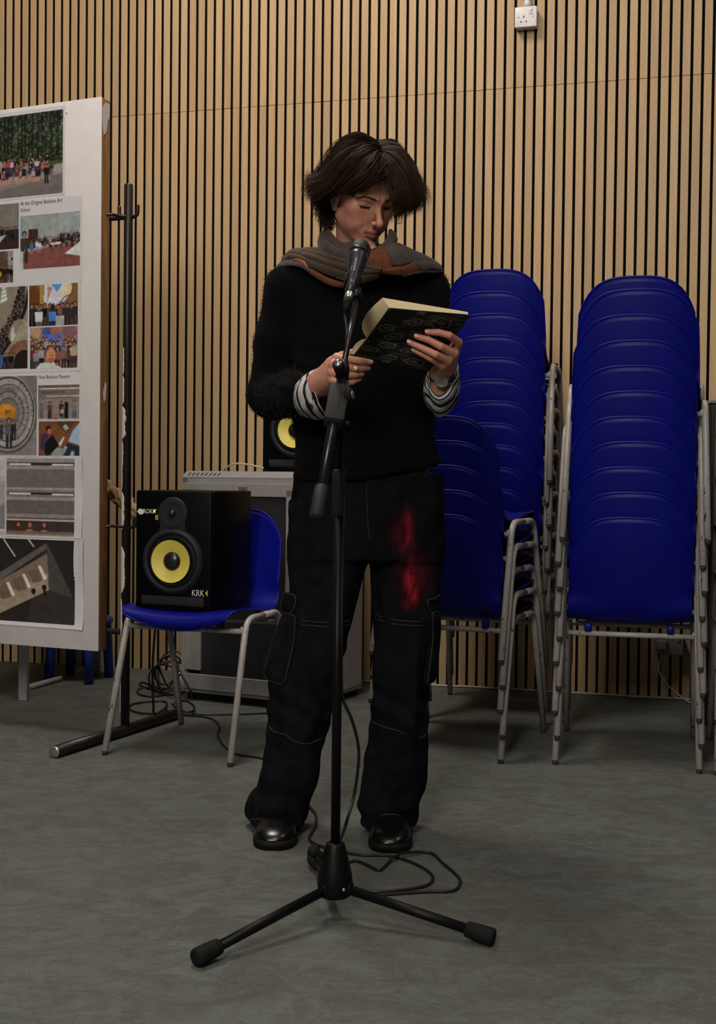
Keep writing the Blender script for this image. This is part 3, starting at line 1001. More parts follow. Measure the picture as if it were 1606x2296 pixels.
class Canvas:
    def __init__(s, w, h, res, bg):
        s.res = res
        s.n, s.m = int(h * res) + 1, int(w * res) + 1
        s.y, s.x = np.meshgrid(np.arange(s.n) / res, np.arange(s.m) / res, indexing='ij')
        s.a = np.zeros((s.n, s.m, 3)) + np.array(bg, float)
        s.w, s.h = w, h
    def put(s, mask, col, a=1.0):
        mk = (mask * a)[..., None]
        s.a = s.a * (1 - mk) + np.array(col, float) * mk
    def rect(s, x0, y0, x1, y1, col, a=1):
        s.put((s.x >= x0) & (s.x <= x1) & (s.y >= y0) & (s.y <= y1), col, a)
    def ell(s, cx, cy, rx_, ry_, col, a=1):
        s.put(((s.x - cx) / rx_) ** 2 + ((s.y - cy) / ry_) ** 2 < 1, col, a)
    def ring(s, cx, cy, r0, r1, col, a=1, asp=1.0):
        d = np.sqrt((s.x - cx) ** 2 + ((s.y - cy) * asp) ** 2)
        s.put((d > r0) & (d < r1), col, a)
    def poly(s, pts, col, a=1):
        p = np.asarray(pts, float)
        ins = np.zeros(s.x.shape, bool)
        for (x0, y0), (x1, y1) in zip(p, np.roll(p, -1, 0)):
            if y0 == y1:
                continue
            c = ((y0 > s.y) != (y1 > s.y)) & (s.x < (x1 - x0) * (s.y - y0) / (y1 - y0) + x0)
            ins ^= c
        s.put(ins, col, a)
    def line(s, pts, col, wd=0.7, a=1):
        p = np.asarray(pts, float)
        for q0, q1 in zip(p[:-1], p[1:]):
            d = q1 - q0
            t = np.clip(((s.x - q0[0]) * d[0] + (s.y - q0[1]) * d[1]) / max(d @ d, 1e-9), 0, 1)
            s.put(np.hypot(s.x - q0[0] - t * d[0], s.y - q0[1] - t * d[1]) < wd, col, a)
    def noise(s, sc, amp, seed, sx=1, sy=1):
        n_ = value_noise(s.x * sx * sc, s.y * sy * sc, s.x * 0 + 0.37, 1.0, seed) * 0.65 + value_noise(s.x * sx * sc * 2.1, s.y * sy * sc * 2.1, s.x * 0 + 5.3, 1.0, seed + 1) * 0.35
        s.a = np.clip(s.a * (1 + amp * n_[..., None]), 0, 255)
        return n_
    def blot(s, sc, thr, col, seed, a=1, mask=None, sx=1, sy=1):
        n_ = value_noise(s.x * sx * sc, s.y * sy * sc, s.x * 0 + 0.11, 1.0, seed) * 0.6 + value_noise(s.x * sx * sc * 2.3, s.y * sy * sc * 2.3, s.x * 0 + 2.3, 1.0, seed + 9) * 0.4
        mk = n_ > thr
        s.put(mk if mask is None else mk & mask, col, a)
    def body(s, x, y, hgt, top, legs=(40, 36, 40), skin=(150, 105, 88), hair=(40, 28, 22), sit=False):
        k = hgt
        s.ell(x, y + k * .10, k * .075, k * .10, hair)
        s.ell(x, y + k * .12, k * .055, k * .075, skin)
        s.poly([(x - k * .13, y + k * .22), (x + k * .13, y + k * .22), (x + k * .12, y + k * .55), (x - k * .12, y + k * .55)], top)
        if sit:
            s.rect(x - k * .12, y + k * .52, x + k * .12, y + k * .66, legs)
            s.rect(x - k * .10, y + k * .64, x - k * .02, y + k * .95, skin)
            s.rect(x + k * .03, y + k * .64, x + k * .10, y + k * .95, skin)
        else:
            s.rect(x - k * .10, y + k * .55, x - k * .01, y + k, legs)
            s.rect(x + k * .02, y + k * .55, x + k * .10, y + k, legs)

PR = random.Random(21)
def pal(dark=False):
    return PR.choice([(30, 30, 34), (70, 62, 66), (120, 84, 72), (150, 140, 140), (44, 52, 74), (96, 44, 40), (132, 122, 150), (22, 22, 24)] if not dark else
                     [(20, 19, 20), (32, 29, 30), (46, 40, 40), (38, 42, 52), (70, 58, 52)])
m = N('photo_print', 0.38, spec=0.35)
m.base(m.attr())
PRINTM = m.m
PAPER = plain('white_paper', (0.63, 0.615, 0.63), 0.7, var=0.02, scale=8)
INK = plain('dark_ink', (0.035, 0.033, 0.033), 0.7)
GAIN = 1.22
def surf(sh, u, z):
    """curl of a sheet: distance off the board"""
    u, z = np.asarray(u, float), np.asarray(z, float)
    uu = (u - sh['u1'] + 0.055) / 0.055
    zz = (z - sh['z0']) / (sh['z1'] - sh['z0'])
    o = 0.0007 + sh['curl'] * np.clip(uu, 0, None) ** 2 * (0.55 + 0.45 * np.sin(zz * sh['wave'] + sh['ph']))
    lo = np.clip(1 - (z - sh['z0']) / 0.05, 0, None)
    return o + sh['bot'] * lo ** 2
def paper(label, x1, y0, y1, left_px, curl=0.002, wave=5, ph=0, bot=0.0):
    u1, z1 = on_board(x1, y0)
    z0 = on_board(x1, y1)[1]
    u0 = on_board(left_px, (y0 + y1) / 2)[0]
    sh = dict(u0=u0, u1=u1, z0=z0, z1=z1, curl=curl, wave=wave, ph=ph, bot=bot)
    us, zs = np.linspace(u0, u1, 26), np.linspace(z0, z1, 22)
    U, Z = np.meshgrid(us, zs, indexing='ij')
    t = thing('printed_sheet', label, 'poster', tuple(bpt(u0 * .2 + u1 * .8, z0, 0.002)), 0, 'printed sheets on the board')
    obj('paper', *sheet(bpt(U, Z, surf(sh, U, Z)), 0.0003), PAPER, t, smooth=False)
    sh['t'] = t
    return sh
def photo(sh, x0, x1, y0, y1, paint, bg, res=1.15, lettering=None):
    """x0..x1, y0..y1: photo pixels measured at its right edge"""
    u1, z1 = on_board(x1, y0)
    z0 = on_board(x1, y1)[1]
    u0 = on_board(x0, (y0 + y1) / 2)[0]
    cv = Canvas(x1 - x0, y1 - y0, res, bg)
    paint(cv)
    for _ in range(2):                       # soft focus of an inkjet print
        e_ = np.pad(cv.a, ((1, 1), (1, 1), (0, 0)), 'edge')
        cv.a = (e_[:-2, 1:-1] + e_[2:, 1:-1] + e_[1:-1, :-2] + e_[1:-1, 2:] + 2 * e_[1:-1, 1:-1]) / 6
    g_ = np.random.default_rng(int(x1 * 7 + y0)).normal(size=cv.a.shape[:2])[..., None]
    lowf = value_noise(cv.x * .12, cv.y * .12, cv.x * 0 + .5, 1.0, int(y0))[..., None]
    cv.a = np.clip(cv.a * (1 + .035 * g_ + .10 * lowf), 0, 255)
    U = u0 + (u1 - u0) * cv.x / cv.x.max()
    Z = z1 + (z0 - z1) * cv.y / cv.y.max()
    G = bpt(U, Z, surf(sh, U, Z) + 0.0004)
    me = mesh_data('photo', _local(sh['t'], G.reshape(-1, 3)), grid_quads(*U.shape)[:, ::-1], PRINTM, col=np.clip(lin(cv.a).reshape(-1, 3) * GAIN, 0, 0.8))
    o = link_obj('photo', me, sh['t'])
    sh.update(pu0=u0, pu1=u1, pz0=z0, pz1=z1, pw=x1 - x0, ph_=y1 - y0, po=o)
    return sh
def letters(sh, body, px_, py_, size_px, width=1.0, mat_=INK, parent=None, name='caption', rot=0.0):
    u, z = on_board(px_, py_)
    s_ = size_px / 655.0
    off = float(surf(sh, u + 0.03, z)) + 0.0007
    c_, n_ = math.cos(rot), math.sin(rot)
    xx = BU * c_ + np.array([0, 0, 1]) * n_
    zz = -BU * n_ + np.array([0, 0, 1]) * c_
    obj(name, *text_mesh(body, s_, mat4(bpt(u, z, off), xx, zz, BN), 0.00015, width=width), mat_, parent or sh['t'], smooth=False)

# --- top sheet: group under trees
def p_trees(c):
    w, h = c.w, c.h
    c.rect(0, 0, w, h, (34, 40, 34))
    sky = c.y < h * .62
    c.blot(.10, .05, (46, 56, 38), 1, .7, sky)
    c.blot(.30, .15, (66, 80, 48), 2, .6, sky)
    c.blot(.45, .30, (92, 108, 70), 31, .55, sky)
    c.blot(.26, .42, (140, 148, 146), 3, .8, c.y < h * .42)
    c.blot(.55, .40, (168, 174, 172), 33, .7, c.y < h * .36)
    c.blot(.14, .18, (22, 26, 21), 4, .8, sky)
    c.blot(.5, .25, (26, 31, 24), 34, .6, sky)
    for x in (6, 17, 24, 33, 47, 55, 62, 78, 90, 100, 106, 118, 133):
        x += w - 145
        wd = PR.uniform(1.0, 2.6)
        c.poly([(x - wd, h * .58), (x - wd * .6, 0), (x + wd * .6, 0), (x + wd, h * .58)], (20, 21, 20), .9)
    c.blot(.3, .3, (96, 116, 66), 5, .6, (c.y > h * .2) & (c.y < h * .6))
    c.rect(0, h * .6, w, h * .7, (44, 56, 32))
    c.blot(.2, .1, (66, 82, 40), 6, .8, (c.y > h * .6) & (c.y < h * .68))
    c.rect(0, h * .7, w, h, (112, 102, 98))
    c.poly([(0, h * .78), (w * .8, h * .68), (w, h * .72), (w, h), (0, h)], (104, 97, 94))
    c.poly([(w - 20, h * .65), (w, h * .64), (w, h * .76), (w - 22, h * .78)], (140, 134, 132))
    c.poly([(w - 150, h * .48), (w - 122, h * .62), (w - 130, h * .76), (w - 160, h * .78)], (148, 134, 130))
    c.poly([(w - 150, h * .92), (w - 40, h * .80), (w - 30, h * .70), (w - 140, h * .80)], (128, 118, 112))
    for row, (yy, hh, n_) in enumerate(((h * .52, 30, 9), (h * .57, 34, 12), (h * .64, 38, 12))):
        for i in range(n_):
            c.body(w - 142 + i * 118 / n_ + PR.uniform(-3, 3), yy + PR.uniform(-3, 3), hh + PR.uniform(-3, 3), pal(), pal(), sit=row == 2, skin=(176, 130, 112))
    c.body(w - 113, h * .52, 38, (176, 160, 196), (60, 60, 70))
    c.body(w - 120, h * .52, 36, (168, 60, 48), (50, 40, 44))
    c.rect(w - 48, h * .635, w - 40, h * .68, (214, 82, 40))
    c.body(w - 57, h * .55, 34, (170, 168, 172), (40, 40, 46))
    c.line([(w - 61, h * .60), (w - 69, h * .55)], (180, 150, 135), .9)
    c.body(w - 36, h * .63, 44, (24, 24, 28), (24, 24, 28))
    c.noise(.5, .12, 8)
def crowd(c, y0, hh, n_, x0, x1, dark=True, spread=6):
    for i in range(n_):
        c.body(x0 + (x1 - x0) * (i + .5) / n_ + PR.uniform(-2, 2), y0 + PR.uniform(-spread, spread) * .4, hh + PR.uniform(-3, 3), pal(dark), pal(True))
sh = paper('printed sheet with a group photo under trees, topmost on the board', 147, 236, 436, -120, .0012)
photo(sh, -110, 142, 245, 432, p_trees, (40, 44, 38))

def p_hall(c):
    w, h = c.w, c.h
    c.rect(0, 0, w, h, (130, 138, 136))
    c.put(np.ones_like(c.x), (150, 156, 156), .4)
    c.poly([(w * .62, 0), (w, 0), (w, h * .4), (w * .66, h * .42)], (142, 148, 150))
    c.rect(w * .66, 0, w * .70, h * .48, (150, 154, 156))
    c.line([(w * .92, 8), (w, 5)], (200, 200, 200), .9)
    c.rect(0, h * .08, 6, h, (110, 140, 160))
    c.poly([(0, h * .70), (w, h * .52), (w, h), (0, h)], (118, 72, 68))
    c.rect(w * .14, h * .26, w * .30, h * .62, (58, 40, 32))
    for i in range(16):
        c.body(w * .28 + i * w * .045, h * .42 + PR.uniform(-4, 4), 26, pal(), pal(True), sit=i % 2 == 0)
    for i in range(12):
        c.body(w * .68 + i * w * .027, h * .36 + PR.uniform(-3, 4), 18, pal(), pal(True))
    c.body(w * .07, h * .28, 74, (58, 52, 44), (46, 44, 40))
    c.body(w * .19, h * .46, 34, (70, 100, 160), (60, 90, 150), sit=True)
    c.body(w * .28, h * .46, 30, (190, 190, 196), (110, 130, 170), sit=True)
    c.body(w * .33, h * .48, 30, (180, 184, 200), (120, 140, 170), sit=True)
    c.poly([(w * .48, h * .54), (w * .68, h * .53), (w * .68, h * .57), (w * .53, h * .585)], (200, 196, 188))
    c.line([(w * .54, h * .58), (w * .52, h * .74)], (50, 46, 44), .6)
    c.poly([(w * .74, h * .76), (w, h * .55), (w, h * .82)], (196, 196, 196))
    c.line([(w * .75, h * .77), (w * .74, h * .98)], (60, 56, 56), .7)
    c.line([(w * .82, h * .79), (w * .90, h * .92)], (60, 56, 56), .6)
    c.rect(0, h * .66, 7, h, (170, 176, 178))
    c.noise(.4, .08, 12)
def p_darkroom(c):
    w, h = c.w, c.h
    c.rect(0, 0, w, h, (112, 108, 98))
    c.rect(w - 16, 0, w - 13, h * .6, (124, 120, 112))
    c.rect(0, h * .62, w, h, (54, 38, 36))
    crowd(c, h * .5, 30, 8, w - 44, w)
    c.poly([(0, h * .78), (w - 28, h * .68), (w - 44, h * .86), (0, h)], (165, 162, 156))
    c.noise(.4, .1, 13)
def p_corner(c):
    w, h = c.w, c.h
    c.rect(0, 0, w, h, (84, 62, 54))
    c.rect(w - 12, 0, w, h, (138, 130, 132))
    crowd(c, h * .45, 34, 5, w - 34, w - 2)
    c.ell(w - 30, h * .72, 4, 7, (180, 140, 40))
    c.blot(.5, .5, (200, 190, 180), 14, .9, c.y < h * .25)
    c.rect(w - 4, h * .2, w - 1, h * .3, (24, 22, 22))
sh = paper('printed sheet captioned At the Original Bauhaus Art School, second from the top of the board', 186, 437, 629, -120, .002, 4, 1)
photo(sh, 46, 181, 473, 595, p_hall, (130, 136, 134))
photo(sh, -60, 43, 455, 557, p_darkroom, (90, 84, 78))
photo(sh, -60, 30, 562, 633, p_corner, (84, 62, 54))
letters(sh, 'At the Original Bauhaus Art', 46.5, 461, 12.2, 0.85)
letters(sh, 'School', 46.5, 475.5, 12.2, 0.85)

def p_stairs(c):
    w, h = c.w, c.h
    c.rect(0, 0, w, h, (128, 120, 106))
    c.poly([(w - 58, 0), (w - 50, 0), (w - 46, 30), (w - 62, 36)], (196, 206, 196))
    for i in range(3):
        c.line([(w - 62, 8 + i * 9), (w - 48, 3 + i * 9)], (90, 110, 84), .7)
    t = np.linspace(0, 1, 16)
    arc = np.c_[w - 4 - 62 * t ** 1.3, 6 + 140 * t ** 0.75 * 1.0]
    for (x, y) in arc:
        for k in range(3):
            c.body(x - 4 - k * 5 + PR.uniform(-2, 2), y - 10 - k * 6, 24, pal(True), pal(True), skin=(150, 104, 86))
    c.line(arc + (3, 10), (30, 27, 26), 3.2)
    c.line(arc + (2, 2), (38, 33, 32), 1.0)
    c.ell(w - 16, h * .58, 26, 34, (150, 142, 124), .8)
    c.poly([(w - 38, h * .55), (w - 33, h * .48), (w - 28, h * .58), (w - 36, h * .68)], (198, 198, 190))
    c.line([(w - 35, h * .62), (w - 30, h * .53)], (120, 120, 110), .6)
    for k in range(4):
        c.ring(w - 8, h * .92, 24 + k * 4, 27.4 + k * 4, (112, 66, 50), .9, 0.8)
    c.ell(w - 8, h * .95, 24, 34, (36, 30, 26))
    crowd(c, h * .80, 40, 5, w - 66, w - 36)
    c.ell(w - 62, h * .9, 8, 16, (60, 84, 140))
    c.noise(.35, .1, 15)
def p_mural(c):
    w, h = c.w, c.h
    c.rect(0, 0, w, h, (122, 88, 50))
    c.ell(6, h * .34, 20, 34, (96, 62, 30))
    c.rect(24, 0, 32, h * .6, (160, 128, 74))
    c.poly([(34, 0), (w * .86, 0), (w * .88, 16), (w * .72, h * .44), (w * .4, h * .56), (32, h * .5)], (196, 192, 200))
    c.poly([(w * .46, 0), (w * .68, 0), (w * .57, h * .2)], (70, 140, 200))
    c.poly([(w * .38, 3), (w * .47, 8), (w * .37, h * .46)], (164, 126, 120))
    c.ell(w * .76, h * .16, 12, 14, (208, 190, 150))
    c.line([(w * .88, h * .14), (w * .86, h * .26), (w * .72, h * .32), (w * .62, h * .46)], (40, 40, 46), .8)
    for i in range(8):
        c.line([(w * (.64 + .028 * i), h * (.44 - .022 * i)), (w * (.64 + .028 * i), h * .50)], (80, 80, 90), .35)
    crowd(c, h * .45, 60, 11, 2, w)
    c.body(w * .20, h * .48, 70, (190, 194, 204), (90, 90, 100), hair=(110, 72, 48), skin=(130, 84, 60))
    c.body(w * .48, h * .50, 66, (70, 120, 190), (40, 40, 50), hair=(36, 26, 22), skin=(44, 30, 26))
    c.body(w * .63, h * .58, 76, (160, 156, 160), (100, 100, 110), hair=(120, 84, 60), skin=(120, 84, 60))
    c.noise(.4, .1, 16)
def p_gather(c):
    w, h = c.w, c.h
    c.rect(0, 0, w, h, (136, 110, 96))
    c.ell(w * .12, h * .1, 12, 14, (170, 130, 108))
    c.ell(w * .36, h * .12, 11, 12, (60, 78, 140))
    c.ell(w * .52, h * .1, 9, 10, (160, 90, 60))
    c.poly([(w * .24, h * .2), (w * .66, h * .14), (w * .7, h * .5), (w * .3, h * .5)], (84, 104, 168))
    c.ell(w * .82, h * .12, 16, 14, (120, 84, 92))
    for yy, hh in ((h * .26, 46), (h * .34, 52), (h * .46, 54)):
        for i in range(9):
            c.body(i * w / 9 + PR.uniform(0, 10), yy + PR.uniform(-4, 4), hh, pal(), pal(True), skin=(172, 124, 104))
    c.body(w * .92, h * .36, 60, (170, 150, 120), (60, 50, 50))
    c.poly([(w * .12, h), (w * .22, h * .86), (w * .50, h * .84), (w * .66, h)], (188, 198, 194))
    c.ell(w * .44, h * .70, 11, 17, (186, 118, 82))
    c.ell(w * .44, h * .64, 10, 10, (196, 132, 98))
    c.ell(w * .44, h * .80, 6, 6, (150, 100, 80))
    c.line([(w * .40, h * .69), (w * .49, h * .69)], (70, 40, 30), .5)
    c.ell(w * .57, h * .90, 4, 4, (190, 80, 80))
    c.noise(.4, .1, 17)
sh = paper('printed sheet of a staircase and two crowd photos, third from the top of the board', 183, 629, 831, -120, .0025, 6, 2)
photo(sh, -50, 63, 641, 826, p_stairs, (128, 120, 106))
photo(sh, 66, 175.5, 634, 727.5, p_mural, (122, 88, 50))
photo(sh, 68, 175, 730.5, 824, p_gather, (136, 110, 96))

def p_circle(c):
    w, h = c.w, c.h
    c.rect(0, 0, w, h, (112, 106, 108))
    c.put((c.y > h * .3), (140, 134, 138), .35)
    cx, cy = w - 64, h * .46
    c.ell(cx + 2, cy + 4, 62, 88, (84, 80, 80))
    c.ell(cx, cy, 60, 86, (160, 154, 152))
    c.ell(cx, cy, 58.5, 84, (120, 114, 110))
    for r, col in ((57, (44, 40, 40)), (55, (150, 144, 140)), (46, (60, 56, 54)), (44.6, (136, 130, 126)), (35, (54, 50, 48)), (33.6, (128, 122, 118)), (24, (58, 54, 52)), (22.6, (112, 104, 98))):
        c.ell(cx, cy, r, r * 1.42, col)
    c.ell(cx - 6, cy - 4, 22, 16, (190, 130, 40))
    c.ell(cx + 4, cy + 2, 12, 10, (170, 110, 30))
    for a in np.linspace(0, 6.28, 13)[:-1]:
        c.line([(cx + 24 * math.cos(a), cy + 34 * math.sin(a)), (cx + 55 * math.cos(a), cy + 78 * math.sin(a))], (70, 66, 64), .5)
    c.rect(0, h * .14, w * .62, h * .2, (90, 80, 78), .5)
    c.body(cx + 2, h * .52, 70, (86, 80, 84), (44, 42, 48))
    c.body(cx + 12, h * .55, 46, (36, 34, 36), (36, 34, 36))
    c.body(cx - 16, h * .56, 40, (60, 56, 60), (36, 34, 36))
    c.noise(.3, .08, 18)
def p_store(c):
    w, h = c.w, c.h
    c.rect(0, 0, w, h, (112, 102, 98))
    c.rect(0, h * .0, w, h * .12, (96, 86, 82))
    c.rect(2, h * .085, w, h * .115, (206, 200, 192))
    c.rect(18, h * .30, w, h * .325, (206, 200, 192))
    c.rect(0, h * .4, w, h, (128, 118, 112))
    c.body(w * .28, h * .46, 40, (84, 58, 42), (26, 26, 28))
    c.body(w * .56, h * .44, 36, (40, 36, 38), (30, 30, 34))
    c.body(w * .58, h * .60, 30, (190, 140, 120), (50, 60, 80))
    c.poly([(w * .64, h * .48), (w * .72, h * .5), (w * .73, h * .96), (w * .63, h * .96)], (24, 22, 24))
    c.body(w * .87, h * .42, 42, (110, 112, 120), (60, 76, 104))
    c.body(w * .08, h * .52, 34, (110, 96, 100), (90, 84, 88))
    c.rect(0, h * .95, w, h, (170, 162, 158))
    c.ell(w * .43, h * .94, 4, 3, (190, 60, 60))
    c.noise(.4, .08, 19)
def p_dive(c):
    w, h = c.w, c.h
    c.rect(0, 0, w, h, (112, 72, 44))
    c.poly([(w * .38, 0), (w * .9, 0), (w * .7, h * .36)], (70, 60, 46))
    c.poly([(w * .58, h * .16), (w * .66, h * .08), (w * .74, h * .20), (w * .66, h * .28)], (170, 160, 140))
    c.poly([(w, h * .04), (w, h * .7), (w * .72, h * .58), (w * .84, h * .25)], (150, 174, 196))
    c.poly([(w * .7, h * .62), (w, h * .74), (w, h), (w * .56, h)], (40, 44, 52))
    c.poly([(w * .64, h * .7), (w * .7, h * .74), (w * .64, h * .92), (w * .60, h * .86)], (160, 176, 190))
    c.poly([(w * .8, h * .84), (w * .88, h * .88), (w * .86, h), (w * .76, h)], (120, 160, 200))
    c.poly([(w * .3, h), (w * .42, h * .74), (w * .66, h * .8), (w * .6, h)], (130, 140, 138))
    c.ell(w * .24, h * .22, 6, 7, (30, 22, 20))
    c.ell(w * .26, h * .28, 4.5, 6, (150, 100, 80))
    c.poly([(w * .06, h * .42), (w * .2, h * .3), (w * .26, h * .5), (w * .12, h * .86), (w * .04, h * .8)], (66, 48, 82))
    c.poly([(w * .18, h * .6), (w * .34, h * .38), (w * .5, h * .7), (w * .36, h * .86), (w * .22, h), (w * .14, h * .9)], (22, 20, 26))
    c.poly([(w * .48, h * .66), (w * .6, h * .44), (w * .64, h * .47), (w * .53, h * .74)], (170, 186, 190))
    c.noise(.4, .08, 20)
sh = paper('printed sheet captioned New Bauhaus Museum with a round exhibit photo', 183, 833, 1026, -120, .002, 4, 0)
photo(sh, -45, 83.5, 842, 1021, p_circle, (112, 106, 108))
ccx, ccy = 83.5 - 64, 842 + 179 * .46
for body, r, a0, st_ in (('VORLEHRE', 50, 62, -9.5), ('METALL', 40, 25, -13), ('STOFF', 29, 60, -15)):
    for i, ch in enumerate(body):
        a = math.radians(a0 + st_ * i)
        letters(sh, ch, ccx + r * math.cos(a), ccy - 1.42 * r * math.sin(a), 11 if r > 45 else 8, 0.8, INK, sh['po'], 'lettering', a - math.pi / 2)
letters(sh, 'BAU', 11, ccy + 1, 10, 0.9, INK, sh['po'], 'lettering')
photo(sh, 86, 179, 862, 941, p_store, (112, 102, 98))
letters(sh, 'BAUHAUS STORE'[:12], 94, 883, 9.0, 1.0, INK, sh['po'], 'lettering')
photo(sh, 87, 179.5, 944, 1022, p_dive, (112, 72, 44))
letters(sh, 'New Bauhaus Museum', 87, 849, 11.2, 0.85)

def p_atrium(c):
    w, h = c.w, c.h
    c.rect(0, 0, w, h, (116, 108, 106))
    c.rect(0, 0, w, h * .05, (140, 132, 130))
    for y0, y1, col in ((.05, .06, (90, 84, 82)), (.10, .14, (140, 134, 132)), (.14, .38, (104, 97, 96)), (.38, .41, (148, 142, 138)), (.50, .54, (142, 136, 134)), (.54, .72, (98, 90, 88)), (.72, .77, (134, 124, 120)), (.77, .78, (60, 54, 52))):
        c.rect(0, h * y0, w, h * y1, col)
    for y0 in (.075, .455):
        c.rect(4, h * y0 - 2.4, w, h * y0 + 2.4, (34, 31, 30))
        c.rect(6, h * y0 - 1.5, w * .36, h * y0 + 1.8, (224, 222, 218))
        c.rect(w * .67, h * y0 - .5, w * .98, h * y0 + 2.6, (224, 222, 218))
    c.rect(0, h * .79, w, h * .81, (180, 172, 166))
    c.rect(0, h * .81, w, h * .94, (58, 48, 46))
    for x_, col in ((.18, (70, 40, 34)), (.35, (90, 50, 40)), (.56, (74, 34, 34))):
        c.ell(w * x_, h * .88, 7, 11, col)
        c.ell(w * x_, h * .86, 3.6, 5, (168, 116, 98))
        c.ell(w * x_, h * .96, 9, 7, (150, 124, 116) if x_ > .3 else (70, 48, 44))
    c.rect(0, h * .94, w, h * .975, (112, 88, 74))
    c.rect(0, h * .975, w, h, (130, 122, 118))
    c.noise(.3, .05, 23)
sh = paper('printed sheet of a grey atrium with strip lights, second lowest on the board', 187, 1024, 1208, 14, .006, 7, 1, .002)
photo(sh, 15, 168, 1028, 1204, p_atrium, (116, 108, 106))
def p_pale(c):
    w, h = c.w, c.h
    c.rect(0, 0, w, h, (150, 148, 152))
    c.poly([(0, 0), (w, 0), (w, h * .3), (0, h * .42)], (176, 174, 180))
    c.poly([(0, h * .9), (w, h * .62), (w, h), (0, h)], (122, 120, 124))
sh = paper('pale printed sheet cut off by the left edge of the photo, beside the atrium print', 14.5, 1026, 1192, -120, .002, 3, 0)
photo(sh, -60, 12.5, 1031, 1186, p_pale, (150, 148, 152))
def p_dark(c):
    w, h = c.w, c.h
    c.rect(0, 0, w, h, (40, 36, 34))
    c.poly([(w * .62, h * .05), (w, h * .75), (w, h), (w * .4, h)], (52, 47, 44))
    c.poly([(w - 170, h * .42), (w - 65, h * .04), (w - 62, h * .10), (w - 170, h * .52)], (92, 88, 86))
    c.poly([(w - 62, h * .04), (w - 4, h * .68), (w - 60, h * .60)], (70, 66, 64))
    c.poly([(w - 170, h * .52), (w - 62, h * .16), (w - 58, h * .58), (w - 170, h * .92)], (120, 104, 90))
    c.poly([(w - 170, h * .72), (w - 60, h * .40), (w - 58, h * .60), (w - 170, h * .92)], (150, 134, 116))
    for k, x_ in enumerate((w - 150, w - 114, w - 79)):
        y_ = h * (.62 - .11 * k)
        c.poly([(x_ - 26, y_ - 2), (x_ - 6, y_ - 14), (x_ + 8, y_ + 16), (x_ - 14, y_ + 24)], (104, 88, 74))
        c.poly([(x_ - 4, y_ - 16), (x_ + 2, y_ - 18), (x_ + 17, y_ + 12), (x_ + 10, y_ + 15)], (216, 208, 198))
    for x_ in (w - 92, w - 68):
        c.ell(x_, h * (.62 if x_ < w - 80 else .57), 5, 6, (26, 22, 20))
        c.rect(x_ - 2, h * .6, x_ + 3, h * .66, (26, 22, 20))
    c.line([(w - 160, 2), (w - 134, 40)], (196, 190, 180), 1.6)
    c.line([(w - 104, 0), (w - 92, 16)], (196, 190, 180), 1.6)
    c.noise(.3, .06, 25)
sh = paper('printed sheet of a dark building soffit with lamps, lowest on the board', 189, 1207, 1413, -120, .008, 6, 3, .004)
photo(sh, -10, 169, 1213, 1402, p_dark, (40, 36, 34))
tag(obj('pin', *lathe([(0.002, 0), (0.002, 0.002)], 10, bpt(*on_board(150, 254), 0.0), BN), INK), 'tiny dark pin in the white board beside the tree photo', 'pin')
# ------------------------------------------------------------------ microphone stand
STB = plain('black_stand_enamel', (0.0035, 0.0032, 0.0034), 0.45, spec=0.16)
STG = plain('dark_grey_grip', (0.013, 0.0125, 0.013), 0.65, spec=0.25, bump=0.2, bscale=900)
STC = plain('boom_tube_black_chrome', (0.010, 0.0095, 0.0095), 0.30, 0.2)
STR = plain('stand_rubber', (0.006, 0.0056, 0.0056), 0.8, spec=0.2)
SILV = plain('nickel', (0.55, 0.52, 0.48), 0.3, 0.9)
sY = 2.53
hub = P(751, 1995, sY)
stand_m = thing('microphone_stand', 'black tripod boom microphone stand in front of the person', 'microphone stand', (hub[0], hub[1], 0))
hx, hy = hub[0], hub[1]
z0, z1 = P(751, 2008, sY)[2], P(751, 1889, sY)[2]
H = z1 - z0
obj('hub', *lathe([(0.030, z0), (0.033, z0 + .004), (0.0345, z0 + H * .10), (0.036, z0 + H * .2), (0.0365, z0 + H * .26), (0.0345, z0 + H * .42), (0.030, z0 + H * .6), (0.0235, z0 + H * .84), (0.0195, z0 + H * .97), (0.0175, z1)], 40, (hx, hy, 0)), STB, stand_m)
feet = [on_floor(449, 2166), on_floor(1095, 2120), on_floor(706, 1944)]
for f_ in feet:
    e = f_ + (0, 0, .0185)
    d = np.array([f_[0] - hx, f_[1] - hy, 0])
    d /= np.linalg.norm(d)
    a = np.array([hx, hy, z0 + H * .17]) + d * .020
    ax = (e - a) / np.linalg.norm(e - a)
    lg = obj('leg', *tube([a, e - ax * .01], 0.0098, 18), STB, stand_m)
    obj('rubber_foot', *lathe([(0.0125, -.046), (0.0150, -.044), (0.0165, -.030), (0.0178, -.008), (0.0182, 0.006), (0.0165, .011), (0.010, .013)], 24, e, ax), STR, lg)
    wb = box(0.030, 0.022, 0.024, 0.004, 2)
    x_, y_, _ = frame_of(ax)
    obj('leg_bracket', *xf(wb, mat4(a + d * .004, d, np.cross([0, 0, 1.0], d), (0, 0, 1))), STB, lg)
sc = P(771, 1995, sY - .037)
obj('screw', *lathe([(0.0036, 0), (0.0036, .002), (0.002, .003)], 12, sc, (0.35, -0.9, 0.1)), SILV, stand_m)
kn = P(712, 1912, sY)
obj('leg_knob', *lathe([(0.006, -.030), (0.006, 0), (0.0125, .001), (0.0135, .006), (0.0125, .017), (0.008, .019)], 20, kn, (-.75, .3, .25)), STR, stand_m)
pt = P(757, 965, sY)
zc0, zc1 = P(757, 1157, sY)[2], P(757, 1052, sY)[2]
obj('pole', *lathe([(0.0098, z1 - .01), (0.0098, zc0 + .01)], 24, (hx, hy, 0)), STB, stand_m)
